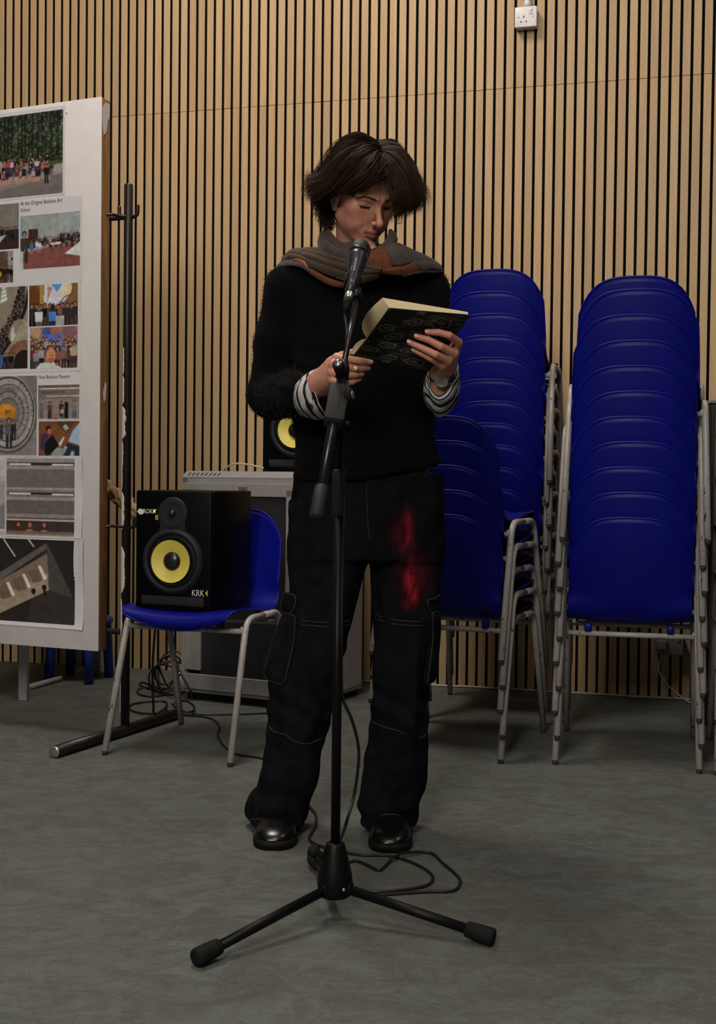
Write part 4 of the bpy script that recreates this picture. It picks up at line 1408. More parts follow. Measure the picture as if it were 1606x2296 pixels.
obj('clutch', *lathe([(0.0135, zc0), (0.0143, zc0 + .002), (0.0143, zc1 - .03), (0.0138, zc1 - .002), (0.0105, zc1)], 24, (hx, hy, 0)), STG, stand_m)
zt2 = P(757, 955, sY)[2]
obj('upper_tube', *lathe([(0.0078, zc1 - .02), (0.0078, zt2 - .05), (0.0115, zt2 - .048), (0.0115, zt2 - .03), (0.0095, zt2 - .004)], 24, (hx, hy, 0)), STB, stand_m)
# the boom, leaning away towards the person
b_lo = P(709, 1163, 2.335)
b_hi = P(799, 668, 2.655)
bdv = b_hi - b_lo
bdv /= np.linalg.norm(bdv)
def bo(y):
    """point of the boom axis that shows at pixel row y"""
    t = np.linspace(0, 1, 400)
    q = b_lo + (b_hi - b_lo) * t[:, None]
    v_ = q - np.array([0, 0, CAMH])
    yy = IH / 2 - FPX * (v_ @ _up) / (v_ @ _fw)
    return q[np.argmin(abs(yy - y))]
bx_, by_, bz_ = frame_of(bdv)
obj('boom_lower_tube', *tube([bo(1100), bo(835)], 0.0098, 20), STC, stand_m)
obj('boom_tube', *tube([bo(845), bo(672)], 0.0060, 18), STC, stand_m)
gl = np.linalg.norm(bo(1092) - bo(1163))
obj('counterweight_grip', *lathe([(0.0105, -.002), (0.0135, 0.001), (0.0138, gl * .5), (0.0142, gl - .004), (0.012, gl)], 24, bo(1092), -bdv), STG, stand_m)
rtv = np.cross(bdv, np.array([0, -1.0, 0]))
rtv /= np.linalg.norm(rtv)
fwv = np.cross(rtv, bdv)
if fwv[1] > 0:
    fwv, rtv = -fwv, -rtv
cc = bo(912)
CL = np.linalg.norm(bo(953) - bo(871)) * 1.0
CMt = mat4(cc, rtv, bdv, fwv)
clamp = obj('boom_clamp', *xf(join(box(0.037, CL, 0.030, 0.004, 2, (0, 0, 0.002)), box(0.040, CL * .96, 0.005, 0.002, 2, (0, 0, 0.0175))), CMt), STG, stand_m)
obj('lettering', *text_mesh('KONIG & MEYER', 0.0075, mat4(cc + fwv * 0.0198 + rtv * 0.002 + bdv * .032, -bdv, rtv, fwv), 0.0004, width=.85), STB, clamp, smooth=False)
sgn = 1 if rtv[0] > 0 else -1
kp = P(775, 887, cc[1])
kpart = obj('pivot_knob', *lathe([(0.008, -.02), (0.008, 0), (0.0125, .001), (0.0135, .004), (0.0135, .012), (0.0115, .0145), (0.0, .015)], 26, kp, (.92, -.30, .1)), STR, clamp)
obj('knob_disc', *lathe([(0.0085, .0148), (0.0085, .0158), (0.0, .016)], 24, kp, (.92, -.30, .1)), SILV, kpart)
obj('swivel_joint', *lathe([(0.013, -.02), (0.0145, -.016), (0.0145, .016), (0.013, .02)], 24, (hx, hy, zt2 - .004), (1, 0.1, 0)), STB, clamp)
# collar with clamping screw
col = obj('boom_collar', *lathe([(0.0115, 0), (0.0135, .003), (0.0135, .022), (0.0115, .030), (0.0085, .044), (0.0066, .047)], 24, bo(848), bdv), STB, stand_m)
kb = P(766, 838, bo(838)[1] - .010)
kt = P(757.5, 814, bo(838)[1] - .040)
ka = (kt - kb) / np.linalg.norm(kt - kb)
kl = np.linalg.norm(kt - kb)
kk = obj('collar_knob', *lathe([(0.008, -.004), (0.0105, 0), (0.0118, kl * .35), (0.0118, kl * .9), (0.0105, kl), (0.0, kl)], 26, kb, ka), STR, col)
fx, fy, fz = frame_of(ka)
fx = np.cross([0, 0, 1.0], ka)
fx /= np.linalg.norm(fx)
fy = np.cross(ka, fx)
obj('knob_disc', *lathe([(0.0084, kl), (0.0084, kl + .0008), (0.0, kl + .001)], 26, kb, ka), SILV, kk)
r2 = math.radians(20)
ux, uy = fx * math.cos(r2) + fy * math.sin(r2), fy * math.cos(r2) - fx * math.sin(r2)
obj('knob_lettering', *join(text_mesh('K&M', 0.0062, mat4(kt + ka * .0011, ux, uy, ka), 0.0002, 'CENTER', 1.0), xf(box(.0165, .0008, .0006, c=(0, .0058, 0)), mat4(kt + ka * .0011, ux, uy, ka)), xf(box(.0165, .0008, .0006, c=(0, -.0022, 0)), mat4(kt + ka * .0011, ux, uy, ka))), INK, kk, smooth=False)

# ------------------------------------------------------------------ microphone in its clip
m_t = P(784.5, 656, 2.655)
m_h = P(807.5, 561, 2.735)
ma = (m_h - m_t) / np.linalg.norm(m_h - m_t)
ML = np.linalg.norm(m_h - m_t)
MICB = plain('microphone_body', (0.022, 0.023, 0.030), 0.30, 0.3)
m = N('microphone_grille', 0.5, 0.5)
v = m.coord('Object')
vn = m.n('ShaderNodeTexVoronoi')
m.link(v, vn.inputs['Vector'])
vn.inputs['Scale'].default_value = 620
m.base(m.ramp(vn.outputs['Distance'], [(0.2, (0.002, 0.002, 0.002)), (0.6, (0.020, 0.020, 0.020))]))
m.bump(vn.outputs['Distance'], 0.6, 0.001)
GRILLE = m.m
mic = thing('microphone', 'black handheld microphone with a ball grille, clipped to the stand below the mouth', 'microphone', tuple(m_t))
hd = obj('handle', *lathe([(0.0105, -.002), (0.0118, 0), (0.0122, .02), (0.0150, ML * .42), (0.0192, ML * .66), (0.0213, ML * .80), (0.0219, ML * .86)], 36, m_t, ma), MICB, mic)
obj('grille', *lathe([(0.0217, ML - .013), (0.0227, ML - .006), (0.0227, ML + .004), (0.0213, ML + .0110), (0.0178, ML + .0168), (0.0120, ML + .0206), (0.006, ML + .0223), (0, ML + .0226)], 36, m_t, ma), GRILLE, mic)
obj('grille_band', *lathe([(0.0223, ML - .014), (0.0231, ML - .013), (0.0231, ML - .009), (0.0223, ML - .008)], 36, m_t, ma), MICB, mic)
front = np.array([-0.15, -1.0, 0.0])
front -= ma * (front @ ma)
front /= np.linalg.norm(front)
sidev = np.cross(front, ma)
W_INK = plain('white_print', (0.34, 0.34, 0.35), 0.5, var=0.02)
def mic_text(body, s0, size, lateral, width=1.0):
    # read from the grille down the handle, each letter set on the curved surface
    V, Fc = text_mesh(body, size, np.eye(4), 0.0001, width=width)
    q = []
    for x, y, z in V:
        s = s0 - x
        r = float(np.interp(s, [0, .02, ML * .42, ML * .66, ML * .8], [0.0118, .0122, .0150, .0192, .0213])) + 0.0003 + z
        an = -(y + lateral) / r
        q.append(m_t + ma * s + r * (front * math.cos(an) + sidev * math.sin(an)))
    return np.array(q), Fc
obj('maker_lettering', *join(mic_text('SENNHEISER', ML * .66, 0.0066, -.001, 1.0), mic_text('evolution', ML * .50, 0.0036, -.0062, 1.0), mic_text('e', ML * .20, 0.0095, -.001)), W_INK, hd, smooth=False)
# clip
up_ = m_t + ma * .018
clip_rings = []
cx_, cy_ = front, sidev
A = np.linspace(math.radians(38), math.radians(322), 30)
for s_, r_, th_ in ((.010, .0135, 0), (.012, .0150, 0), (.044, .0168, 0), (.046, .0152, 0)):
    clip_rings.append(np.array([m_t + ma * s_ + r_ * (cx_ * math.cos(a) + cy_ * math.sin(a)) for a in A]))
G = np.array(clip_rings[1:3])
G2 = np.array([G[0] + (G[1] - G[0]) * t for t in np.linspace(0, 1, 8)])
# jaws slope down at the front as on a push-in clip
for j, a in enumerate(A):
    k = abs((a - math.pi) / math.radians(142))
    lo = 0.0 + 0.020 * k ** 3
    for i in range(8):
        G2[i, j] = G2[i, j] + ma * lo * (1 - i / 7) * 0.9
clip = obj('mic_clip', *sheet(G2, 0.003), STR, stand_m)
stem_top = m_t + ma * .022 - front * .020
obj('clip_stem', *tube([stem_top, b_hi + (stem_top - b_hi) * .35], 0.0098, 18), STR, clip)
obj('clip_nut', *lathe([(0.0105, 0), (0.0122, .003), (0.0122, .016), (0.0095, .021), (0.008, .03)], 22, b_hi - bdv * .004, bdv), STB, clip)
obj('clip_bridge', *tube([m_t + ma * .016 - front * .014, stem_top, b_hi + bdv * .03], 0.0088, 14), STR, clip)
# plug and cable
plug = thing('microphone_cable', 'black microphone cable running down the stand and looping over the floor', 'cable', tuple(m_t - ma * .05))
obj('plug_shell', *lathe([(0.0085, 0.002), (0.0093, 0), (0.0093, -.019), (0.0088, -.021)], 26, m_t, ma), SILV, plug)
obj('plug_boot', *lathe([(0.0096, -.020), (0.0098, -.034), (0.0078, -.036), (0.0076, -.045), (0.0055, -.048), (0.0035, -.053)], 26, m_t, ma), STR, plug)
cab = [m_t - ma * .050, P(774, 708, 2.635), P(778, 740, 2.615), P(778, 775, 2.59), P(777, 815, 2.56), P(778.5, 860, 2.53), P(777, 895, 2.515), P(771, 960, 2.52), P(769.5, 1040, 2.518), P(772.5, 1130, 2.52), P(769, 1250, 2.522), P(766, 1400, 2.525), P(766, 1530, 2.535),
       P(770, 1570, 2.54), P(789, 1614, 2.56), P(803, 1668, 2.60), P(804, 1712, 2.62), P(794, 1783, 2.63), P(774, 1854, 2.62)]
flo = [(762, 1893), (766, 1925), (781, 1933), (799, 1930), (825, 1940), (851, 1951), (867, 1938), (883, 1922), (912, 1912), (964, 1912), (993, 1935), (1026, 1964), (1032, 1980), (1016, 1997), (961, 1999), (896, 2003), (840, 2007), (810, 2004),
       (812, 1998), (848, 2000), (896, 1996), (954, 1986), (971, 1970), (957, 1951), (912, 1929), (864, 1918), (815, 1917), (767, 1910), (734, 1902), (702, 1890), (694, 1877), (707, 1851), (708, 1826), (695, 1809), (665, 1765), (625, 1725), (589, 1701), (531, 1691), (502, 1672), (488, 1647), (492, 1629), (470, 1610), (405, 1602), (372, 1592)]
for i, (x, y) in enumerate(flo):
    over = 0.0075 if i in (7, 8) else 0.0
    cab.append(on_floor(x, y, 0.0042 + over))
obj('cord', *tube(spline(cab, 7), 0.0034, 10), BLKCAB, plug)

# cables by the lone chair
def floor_cable(label, pts, r=0.004, name='cable'):
    tag(obj(name, *tube(spline([on_floor(x, y, 0.0045 + dz) for x, y, dz in pts], 8), r, 8), BLKCAB), label, 'cable')
floor_cable('black cable running straight along the floor behind the lone chair', [(360, 1600, 0), (405, 1600, 0), (470, 1602, 0), (540, 1601, .0), (610, 1598, 0), (700, 1590, 0)])
floor_cable('black cable loop lying left of the coil under the lone chair', [(345, 1601, .006), (310, 1598, 0), (289, 1588, 0), (300, 1578, 0), (340, 1573, 0), (372, 1574, 0), (370, 1588, .008), (352, 1600, 0)])
floor_cable('black cable loop lying right of the coil under the lone chair', [(392, 1575, .004), (415, 1571, 0), (434, 1582, 0), (432, 1594, 0), (415, 1596, 0), (398, 1588, 0), (386, 1578, .006)])
cc3 = on_floor(372, 1568)
pts = []
for i in range(150):
    a = i / 150 * 2 * math.pi * 6
    rr = 0.052 + 0.018 * math.sin(i * 0.37) + 0.012 * math.sin(i * .11)
    pts.append(cc3 + np.array([rr * 1.15 * math.cos(a), 0.10 + 0.05 * math.sin(a * .5 + i * .05), 0.085 + 1.25 * rr * math.sin(a) + 0.0]))
pts = np.array(pts)
pts[:, 2] = np.maximum(pts[:, 2], 0.005)
tag(obj('cable_coil', *tube(pts, 0.0038, 8), BLKCAB), 'tangled coil of black cable on the floor beside the rack', 'cable')
floor_cable('small flat loops of black cable on the floor left of the tangled coil', [(392, 1560, .01), (345, 1548, .0), (314, 1536, 0), (322, 1530, 0), (350, 1542, .004), (372, 1556, 0), (340, 1562, 0), (312, 1556, 0), (312, 1545, 0), (345, 1541, .008), (385, 1545, .004)], 0.0038)
q = [P(352, 1360, 4.50), P(347, 1420, 4.56), P(343, 1480, 4.62), P(342, 1540, 4.66), P(344, 1580, 4.66), on_floor(347, 1600, .005), on_floor(372, 1596, .005)]
tag(obj('speaker_cable', *tube(spline(q, 8), 0.0045, 8), BLKCAB), 'black cable hanging down behind the lone chair to the floor', 'cable')
q = [P(401, 1400, 5.3), P(400, 1440, 5.3), P(399, 1490, 5.3), P(404, 1512, 5.28), P(408, 1532, 5.25)]
tag(obj('white_lead', *tube(spline(q, 8), 0.005, 8), WCAB), 'white lead hanging down along the left side of the grey rack', 'cable')
q = [P(432, 1400, 5.0), on_floor(420, 1552, .01) * 0 + P(405, 1510, 5.05), P(425, 1545, 5.02), P(434, 1580, 5.0), on_floor(436, 1598, .005), on_floor(420, 1602, .005)]
tag(obj('black_lead', *tube(spline(q[1:], 8), 0.0042, 8), BLKCAB), 'black lead curving down in front of the grey rack corner', 'cable')
# ------------------------------------------------------------------ the reader
m = N('skin', 0.48, spec=0.35)
v = m.coord('Object')
c = m.mix(1.0, m.attr(), m.ramp(m.noise(v, 110, 3), [(0.3, (0.90, 0.84, 0.82)), (0.7, (1.06, 1.08, 1.08))]), 'MULTIPLY')
m.base(c)
m.b.inputs['Subsurface Weight'].default_value = 0.12
m.b.inputs['Subsurface Radius'].default_value = (0.006, 0.0025, 0.0015)
m.bump(m.noise(v, 900, 2), 0.08, 0.0005)
SKINM = m.m
SKIN = np.array([0.49, 0.230, 0.158])

hyaw, hpit, hrol, HS = math.radians(33.0), math.radians(31.0), math.radians(-5.0), 0.95
def head_matrix():
    cy, sy, cp, sp, cr, sr = math.cos(hyaw), math.sin(hyaw), math.cos(hpit), math.sin(hpit), math.cos(hrol), math.sin(hrol)
    Rr = np.array([[cr, 0, sr], [0, 1, 0], [-sr, 0, cr]])
    Rp = np.array([[1, 0, 0], [0, cp, sp], [0, -sp, cp]])
    Ry = np.array([[cy, sy, 0], [-sy, cy, 0], [0, 0, 1]])
    return np.diag([1, -1, 1.0]) @ Ry @ Rp @ Rr
HR = head_matrix()
HO = P(813.5, 435, 3.06)
def to_world(L):
    return np.asarray(L) * HS @ HR.T + HO
def to_head(Wp):
    return (np.asarray(Wp) - HO) @ HR / HS
neck0 = to_head(P(800, 500, 3.10))
neck1 = to_head(P(806, 640, 3.16))

EX = .0325
def head_sdf(X, Y, Z):
    A = np.abs(X)
    d = sd_ell(X, Y, Z, (0, -.008, .036), (.0735, .095, .083))
    d = smin(d, sd_ell(X, Y, Z, (0, .026, -.030), (.0625, .061, .075)), .022)
    d = smin(d, sd_cap(A, Y, Z, (.0505, .002, -.056), (.014, .070, -.1005), .0165, .0145), .022)
    d = smin(d, sd_ball(A, Y, Z, (.033, .052, -.055), .0230), .020)
    d = smin(d, sd_ball(X, Y, Z, (0, .0755, -.1035), .0155), .014)
    d = smin(d, sd_ball(A, Y, Z, (.043, .052, -.020), .0205), .016)
    d = smin(d, sd_cap(A, Y, Z, (.046, .064, .018), (.010, .0815, .0145), .0090, .0085), .014)
    d = smin(d, sd_ell(X, Y, Z, (0, .0745, -.072), (.027, .0165, .020)), .012)
    # eye sockets, eyes with lowered lids
    d = smax(d, -sd_ell(A, Y, Z, (.0320, .0940, -.003), (.0170, .0150, .0110)), .010)
    eye = sd_ball(A, Y, Z, (EX, .0620, -.0015), .0142)
    lid = sd_ball(A, Y, Z, (EX, .0623, -.0005), .0154)
    lid = smax(lid, -(Z + .0062 - 8.0 * (A - EX) ** 2 - .15 * (Y - .072)), .0008)
    d = smin(d, eye, .0018)
    d = smin(d, lid, .0022)
    low = sd_cap(A, Y, Z, (.0210, .0705, -.0148), (.0435, .0645, -.0128), .0036, .0030)
    d = smin(d, low, .004)
    # nose
    d = smin(d, sd_cap(X, Y, Z, (0, .0810, .006), (0, .1060, -.0325), .0064, .0080), .010)
    d = smin(d, sd_ball(X, Y, Z, (0, .1105, -.0375), .0092), .006)
    d = smin(d, sd_ball(A, Y, Z, (.0105, .0970, -.0425), .0066), .007)
    d = smin(d, sd_cap(X, Y, Z, (0, .1080, -.0440), (0, .091, -.0535), .0050, .0048), .004)
    d = smax(d, -sd_ell(A, Y, Z, (.0060, .1015, -.0500), (.0034, .0064, .0036)), .002)
    # philtrum, lips
    d = smax(d, -sd_cap(X, Y, Z, (0, .0965, -.0555), (0, .0985, -.0625), .0032), .004)
    t = np.clip(A / .0245, 0, 1)
    ly = .0915 - .0165 * t ** 2
    up_z = -.0672 + .0022 * t - .0045 * t ** 2
    d_up = np.sqrt((Y - ly) ** 2 + ((Z - up_z) * 1.0) ** 2 + np.clip(A - .0245, 0, None) ** 2) - (.0044 * (1 - t ** 2) + .0010)
    lo_z = -.0778 + .0050 * t ** 2
    d_lo = np.sqrt((Y - ly + .0005) ** 2 + (Z - lo_z) ** 2 + np.clip(A - .0215, 0, None) ** 2) - (.0064 * (1 - t ** 2) + .0008)
    d = smin(d, d_up, .0035)
    d = smin(d, d_lo, .0035)
    mz = -.0722 - .0008 * t
    d = smax(d, -(np.sqrt((Z - mz) ** 2 + (Y - ly - .0066 * (1 - t ** 2) - .0004) ** 2 + np.clip(A - .0235, 0, None) ** 2) - .0016), .0018)
    d = smax(d, -sd_cap(A, Y, Z, (0, .0955, -.0905), (.014, .092, -.0885), .0042), .008)
    # ears
    ear = sd_ell(A, Y, Z, (.0735, -.006, -.016), (.0080, .0165, .0275))
    ear = smin(ear, sd_ball(A, Y, Z, (.0720, .001, -.0415), .0070), .006)
    ear = smax(ear, -sd_ell(A, Y, Z, (.0830, -.003, -.014), (.0060, .0100, .0175)), .004)
    d = smin(d, ear, .005)
    # neck
    nk = sd_cap(X, Y, Z, neck0, neck1, .054, .060)
    d = smin(d, nk, .016)
    d = smin(d, sd_cap(X, Y, Z, to_head(P(838, 566, 3.045)), to_head(P(835, 590, 3.06)), .014), .02)
    return d
lo = np.array([-.10, -.13, -.30])
hi = np.array([.10, .135, .13])
hV, hF = sdf_mesh(head_sdf, lo, hi, 0.0018)
def head_colour(V):
    X, Y, Z = V.T
    A = np.abs(X)
    c = np.tile(SKIN, (len(V), 1))
    def tint(mask, col):
        mk = np.clip(mask, 0, 1)[:, None]
        c[:] = c * (1 - mk) + np.array(col) * mk
    g = lambda cx, cy, cz, r, a=A: np.exp(-((a - cx) ** 2 + (Y - cy) ** 2 + (Z - cz) ** 2) / r ** 2)
    tint(.40 * g(.042, .065, -.028, .024), (0.50, 0.19, 0.14))
    tint(.35 * g(.0, .11, -.042, .014), (0.50, 0.20, 0.15))
    tint(.40 * g(.030, .078, -.016, .012), (0.34, 0.16, 0.13))
    tint(.5 * g(.076, -.006, -.02, .03), (0.50, 0.20, 0.15))
    t = np.clip(A / .0250, 0, 1)
    lip = ((Z < -.0630 - .0050 * t ** 2 + .0022 * t) & (Z > -.0845 + .0118 * t ** 2) & (Y > .068) & (A < .0255)).astype(float)
    tint(.95 * lip, (0.27, 0.075, 0.066))
    tint(.9 * np.exp(-((Z + .0722) / .0010) ** 2) * (Y > .072) * (A < .024), (0.12, 0.035, 0.03))
    tint(.30 * np.exp(-((Z + .060) / .005) ** 2) * (Y > .08) * (A < .02), (0.25, 0.13, 0.095))
    bz = .0150 + .0055 * smooth01((A - .010) / .024) - .0085 * smooth01((A - .038) / .022)
    bw = .0042 * (1 - .55 * smooth01((A - .030) / .022))
    tint(.50 * np.exp(-((Z - bz) / bw) ** 2) * smooth01((A - .009) / .006) * smooth01((.062 - A) / .01) * (Y > .040), (0.05, 0.026, 0.017))
    lz = -.0066 + 8.0 * (A - EX) ** 2
    tint(.95 * np.exp(-((Z - lz) / .0015) ** 2) * (A > .0175) * (A < .0485) * (Y > .050), (0.012, 0.007, 0.005))
    tint(.93 * ((Z < lz) & (Z > lz - .0062) & (A > .0205) & (A < .0450) & (Y > .060)), (0.016, 0.010, 0.008))
    tint(.45 * np.exp(-((Z - .0070 + 6 * (A - EX) ** 2) / .0012) ** 2) * (A > .018) * (A < .048) * (Y > .055), (0.22, 0.10, 0.07))
    tint(.85 * (sd_ell(A, Y, Z, (.0060, .1015, -.0490), (.0040, .0065, .0045)) < 0), (0.08, 0.03, 0.025))
    return c
hC = head_colour(hV)
hW = to_world(hV)

# hands: finger chains in world space
def hand_sdf(fingers, palm, k_f=.0012, k_p=.008):
    def f(X, Y, Z):
        d = None
        for ch in fingers:
            e = None
            for (a, ra), (b, rb) in zip(ch[:-1], ch[1:]):
                s = sd_cap(X, Y, Z, a, b, ra, rb)
                e = s if e is None else smin(e, s, .0012)
            d = e if d is None else smin(d, e, k_f)
        p = None
        for a, b, ra, rb in palm:
            s = sd_cap(X, Y, Z, a, b, ra, rb)
            p = s if p is None else smin(p, s, .014)
        return smin(d, p, k_p)
    return f
def chain(*q):
    return [(P(x, y, Y), r) for x, y, Y, r in q]
# the hand on the right of the picture, fingers spread on the cover
RH = [chain((960.5, 744.5, 2.771, .0066), (984, 745.5, 2.764, .0076), (1008, 752, 2.768, .0084), (1028, 768, 2.800, .0098)),
      chain((936, 755, 2.780, .0068), (961, 762, 2.772, .0078), (989, 777, 2.772, .0088), (1018, 792, 2.798, .0104)),
      chain((919, 768, 2.782, .0064), (949, 781.5, 2.774, .0076), (977, 795, 2.772, .0086), (1004, 808, 2.800, .0102)),
      chain((927, 784.5, 2.790, .0054), (948, 795, 2.785, .0064), (967, 804.5, 2.786, .0074), (990, 818, 2.808, .0090)),
      chain((1003, 752, 2.872, .0070), (1015, 768, 2.868, .0088), (1017, 792, 2.864, .0105), (1008, 815, 2.862, .0125))]
rw = P(992, 850, 2.880)
RP = [(P(1027, 770, 2.812), P(1003, 828, 2.872), .0110, .0165), (P(1017, 794, 2.806), P(996, 834, 2.872), .0115, .0165), (P(1003, 810, 2.808), P(990, 836, 2.870), .0112, .0165), (P(991, 819, 2.814), P(983, 836, 2.872), .0100, .0155),
      (P(984, 838, 2.878), P(984, 885, 2.916), .0180, .0200), (P(999, 836, 2.880), P(994, 885, 2.920), .0180, .0200), (P(989, 885, 2.920), P(985, 900, 3.06), .025, .027)]
# the hand on the left of the picture, cradling the lower edge
LH = [chain((829, 812, 2.797, .0062), (808, 809.5, 2.788, .0078), (781, 806, 2.786, .0088), (757, 803, 2.806, .0104)),
      chain((826, 825, 2.806, .0060), (801, 826, 2.794, .0076), (777, 824, 2.784, .0086), (750, 818, 2.798, .0106)),
      chain((812, 839, 2.808, .0058), (796, 841, 2.796, .0073), (774, 841, 2.785, .0083), (748, 836, 2.798, .0104)),
      chain((806, 850, 2.812, .0052), (790, 857, 2.800, .0064), (772, 858, 2.790, .0074), (747, 853, 2.800, .0095)),
      chain((799, 786, 2.858, .0068), (784, 792, 2.852, .0084), (766, 798, 2.842, .0102), (744, 816, 2.836, .0130))]
LP = [(P(757, 803, 2.812), P(724, 845, 2.880), .0115, .0190), (P(750, 818, 2.806), P(722, 853, 2.880), .0120, .0190), (P(748, 836, 2.806), P(719, 862, 2.880), .0120, .0190), (P(747, 853, 2.810), P(717, 868, 2.882), .0115, .0190),
      (P(748, 815, 2.838), P(722, 852, 2.888), .0140, .0200), (P(719, 848, 2.89), P(690, 872, 2.965), .0200, .027), (P(714, 868, 2.89), P(688, 886, 2.965), .0200, .027), (P(688, 880, 2.965), P(655, 886, 3.06), .028, .028)]
def hand_mesh(fing, palm, nails):
    pts = np.array([q for ch in fing for q, _ in ch] + [a for a, _, _, _ in palm] + [b for _, b, _, _ in palm])
    V, Fq = sdf_mesh(hand_sdf(fing, palm), pts.min(0) - .05, pts.max(0) + .05, 0.0015)
    c = np.tile(SKIN, (len(V), 1))
    def tint(mk, col):
        mk = np.clip(mk, 0, 1)[:, None]
        c[:] = c * (1 - mk) + np.array(col) * mk
    for ch in fing:
        for (q, r) in ch[1:]:
            tint(.35 * np.exp(-((V - q) ** 2).sum(1) / (r * 1.5) ** 2), (0.48, 0.19, 0.14))
        q, r = ch[0]
        tint(.45 * np.exp(-((V - q) ** 2).sum(1) / (r * 1.7) ** 2), (0.52, 0.22, 0.17))
    return V, Fq, c
rV, rF, rC = hand_mesh(RH, RP, 3)
lV, lF, lC = hand_mesh(LH, LP, 1)

# the body under the clothes
def P3(x, y, Y):
    return P(x, y, Y)
def body_sdf(X, Y, Z):
    d = sd_cap(X, Y, Z, P3(803, 640, 3.17), P3(820, 760, 3.16), .105, .105)
    d = smin(d, sd_cap(X, Y, Z, P3(660, 650, 3.165), P3(945, 648, 3.165), .048), .06)
    d = smin(d, sd_cap(X, Y, Z, P3(820, 760, 3.16), P3(822, 1060, 3.17), .108, .118), .05)
    d = smin(d, sd_cap(X, Y, Z, P3(760, 1110, 3.18), P3(890, 1110, 3.18), .10), .05)
    d = smin(d, sd_cap(X, Y, Z, P3(745, 1130, 3.18), P3(700, 1500, 3.17), .082, .056), .04)
    d = smin(d, sd_cap(X, Y, Z, P3(700, 1500, 3.17), P3(630, 1860, 3.22), .055, .040), .02)
    d = smin(d, sd_cap(X, Y, Z, P3(910, 1130, 3.18), P3(905, 1500, 3.17), .078, .052), .04)
    d = smin(d, sd_cap(X, Y, Z, P3(905, 1500, 3.17), P3(878, 1862, 3.21), .052, .040), .02)
    for a, b, c_ in ((P3(650, 655, 3.165), P3(610, 880, 3.17), P3(672, 884, 3.02)), (P3(958, 655, 3.165), P3(972, 875, 3.20), P3(985, 895, 3.05))):
        d = smin(d, sd_cap(X, Y, Z, a, b, .046, .042), .03)
        d = smin(d, sd_cap(X, Y, Z, b, c_, .038, .028), .02)
    return d
bV, bF = sdf_mesh(body_sdf, (-.36, 2.95, .04), (.32, 3.36, 1.48), 0.013)
allV, allF, allC, n0 = [], [], [], 0
for V_, F_, C_ in ((hW, hF, hC), (rV, rF, rC), (lV, lF, lC), (bV, bF, np.tile(SKIN, (len(bV), 1)))):
    allV.append(V_)
    allF.append(F_ + n0)
    allC.append(C_)
    n0 += len(V_)
person = obj('person', np.concatenate(allV), np.concatenate(allF), SKINM, None, col=np.concatenate(allC))
tag(person, 'person with wavy dark hair in black jumper and scarf, standing and reading a book', 'person')

# nails
NAIL = plain('finger_nail', (0.56, 0.31, 0.235), 0.3, var=0.03)
for ch in (RH[0], RH[1], RH[2], LH[0]):
    (q, r), (q1, _) = ch[0], ch[1]
    ax = (q - q1) / np.linalg.norm(q - q1)
    out = np.array([0.05, -1.0, 0.15])
    out -= ax * (out @ ax)
    out /= np.linalg.norm(out)
    lat = np.cross(ax, out)
    G = np.zeros((7, 7, 3))
    for i, a in enumerate(np.linspace(-1, 1, 7)):
        for j, b in enumerate(np.linspace(-1, 1, 7)):
            an = b * .78 * (1 - .12 * a * a)
            G[i, j] = q + ax * (a * .0052 + .0012 - .0012 * b * b) + (r + .0004) * (out * math.cos(an) + lat * math.sin(an))
    obj('finger_nail', *sheet(G, 0.0006), NAIL, person)
# lashes
LASH = plain('eyelash', (0.010, 0.006, 0.005), 0.6)
def on_face(x, z):
    q_ = np.array([x, .11, z])
    for _ in range(40):
        dd_ = float(head_sdf(*(np.full((1, 1, 1), v_) for v_ in q_))[0, 0, 0])
        q_[1] -= dd_ * .8
        if abs(dd_) < 1e-4:
            break
    return q_
for s_ in (-1, 1):
    q = []
    for x in np.linspace(.0185, .0475, 14):
        q_ = on_face(x, -.0070 + 8.0 * (x - EX) ** 2)
        q_[1] += .0004
        q.append(q_ * (s_, 1, 1))
    obj('eyelash', *tube(to_world(np.array(q)), [0.0005] + [0.0013] * 12 + [0.0004], 6), LASH, person)
# brows: short hairs laid along the ridge
rb = np.random.default_rng(8)
for s_ in (-1, 1):
    parts_ = []
    for k in range(120):
        a = rb.uniform(.0105, .060)
        w_ = .0030 * (1 - .6 * smooth01((a - .030) / .024)) * (0.6 + .4 * smooth01((a - .008) / .008))
        z = .0150 + .0055 * smooth01((a - .010) / .024) - .0085 * smooth01((a - .038) / .022) + rb.normal() * w_ * .55
        pt_ = np.array([a, .10, z])
        for _ in range(40):                       # walk in to the skin
            dd_ = float(head_sdf(*(np.full((1, 1, 1), q_) for q_ in pt_))[0, 0, 0])
            pt_[1] -= dd_
            if abs(dd_) < 2e-4:
                break
        up_ = .55 * smooth01((.018 - a) / .010)
        dv_ = np.array([1 - .75 * up_, -.28, .15 + .9 * up_ - .5 * smooth01((a - .036) / .02)])
        q_ = np.array([pt_ + (0, .0004, 0), pt_ + dv_ * .0028 + (0, .0014, 0), pt_ + dv_ * .0058 + (0, .0008, 0)])
        q_[:, 0] *= s_
        parts_.append(tube(to_world(q_), [.00030, .00026, .0001], 4, caps=False))
    obj('eyebrow', *join(*parts_), LASH, person, smooth=False)

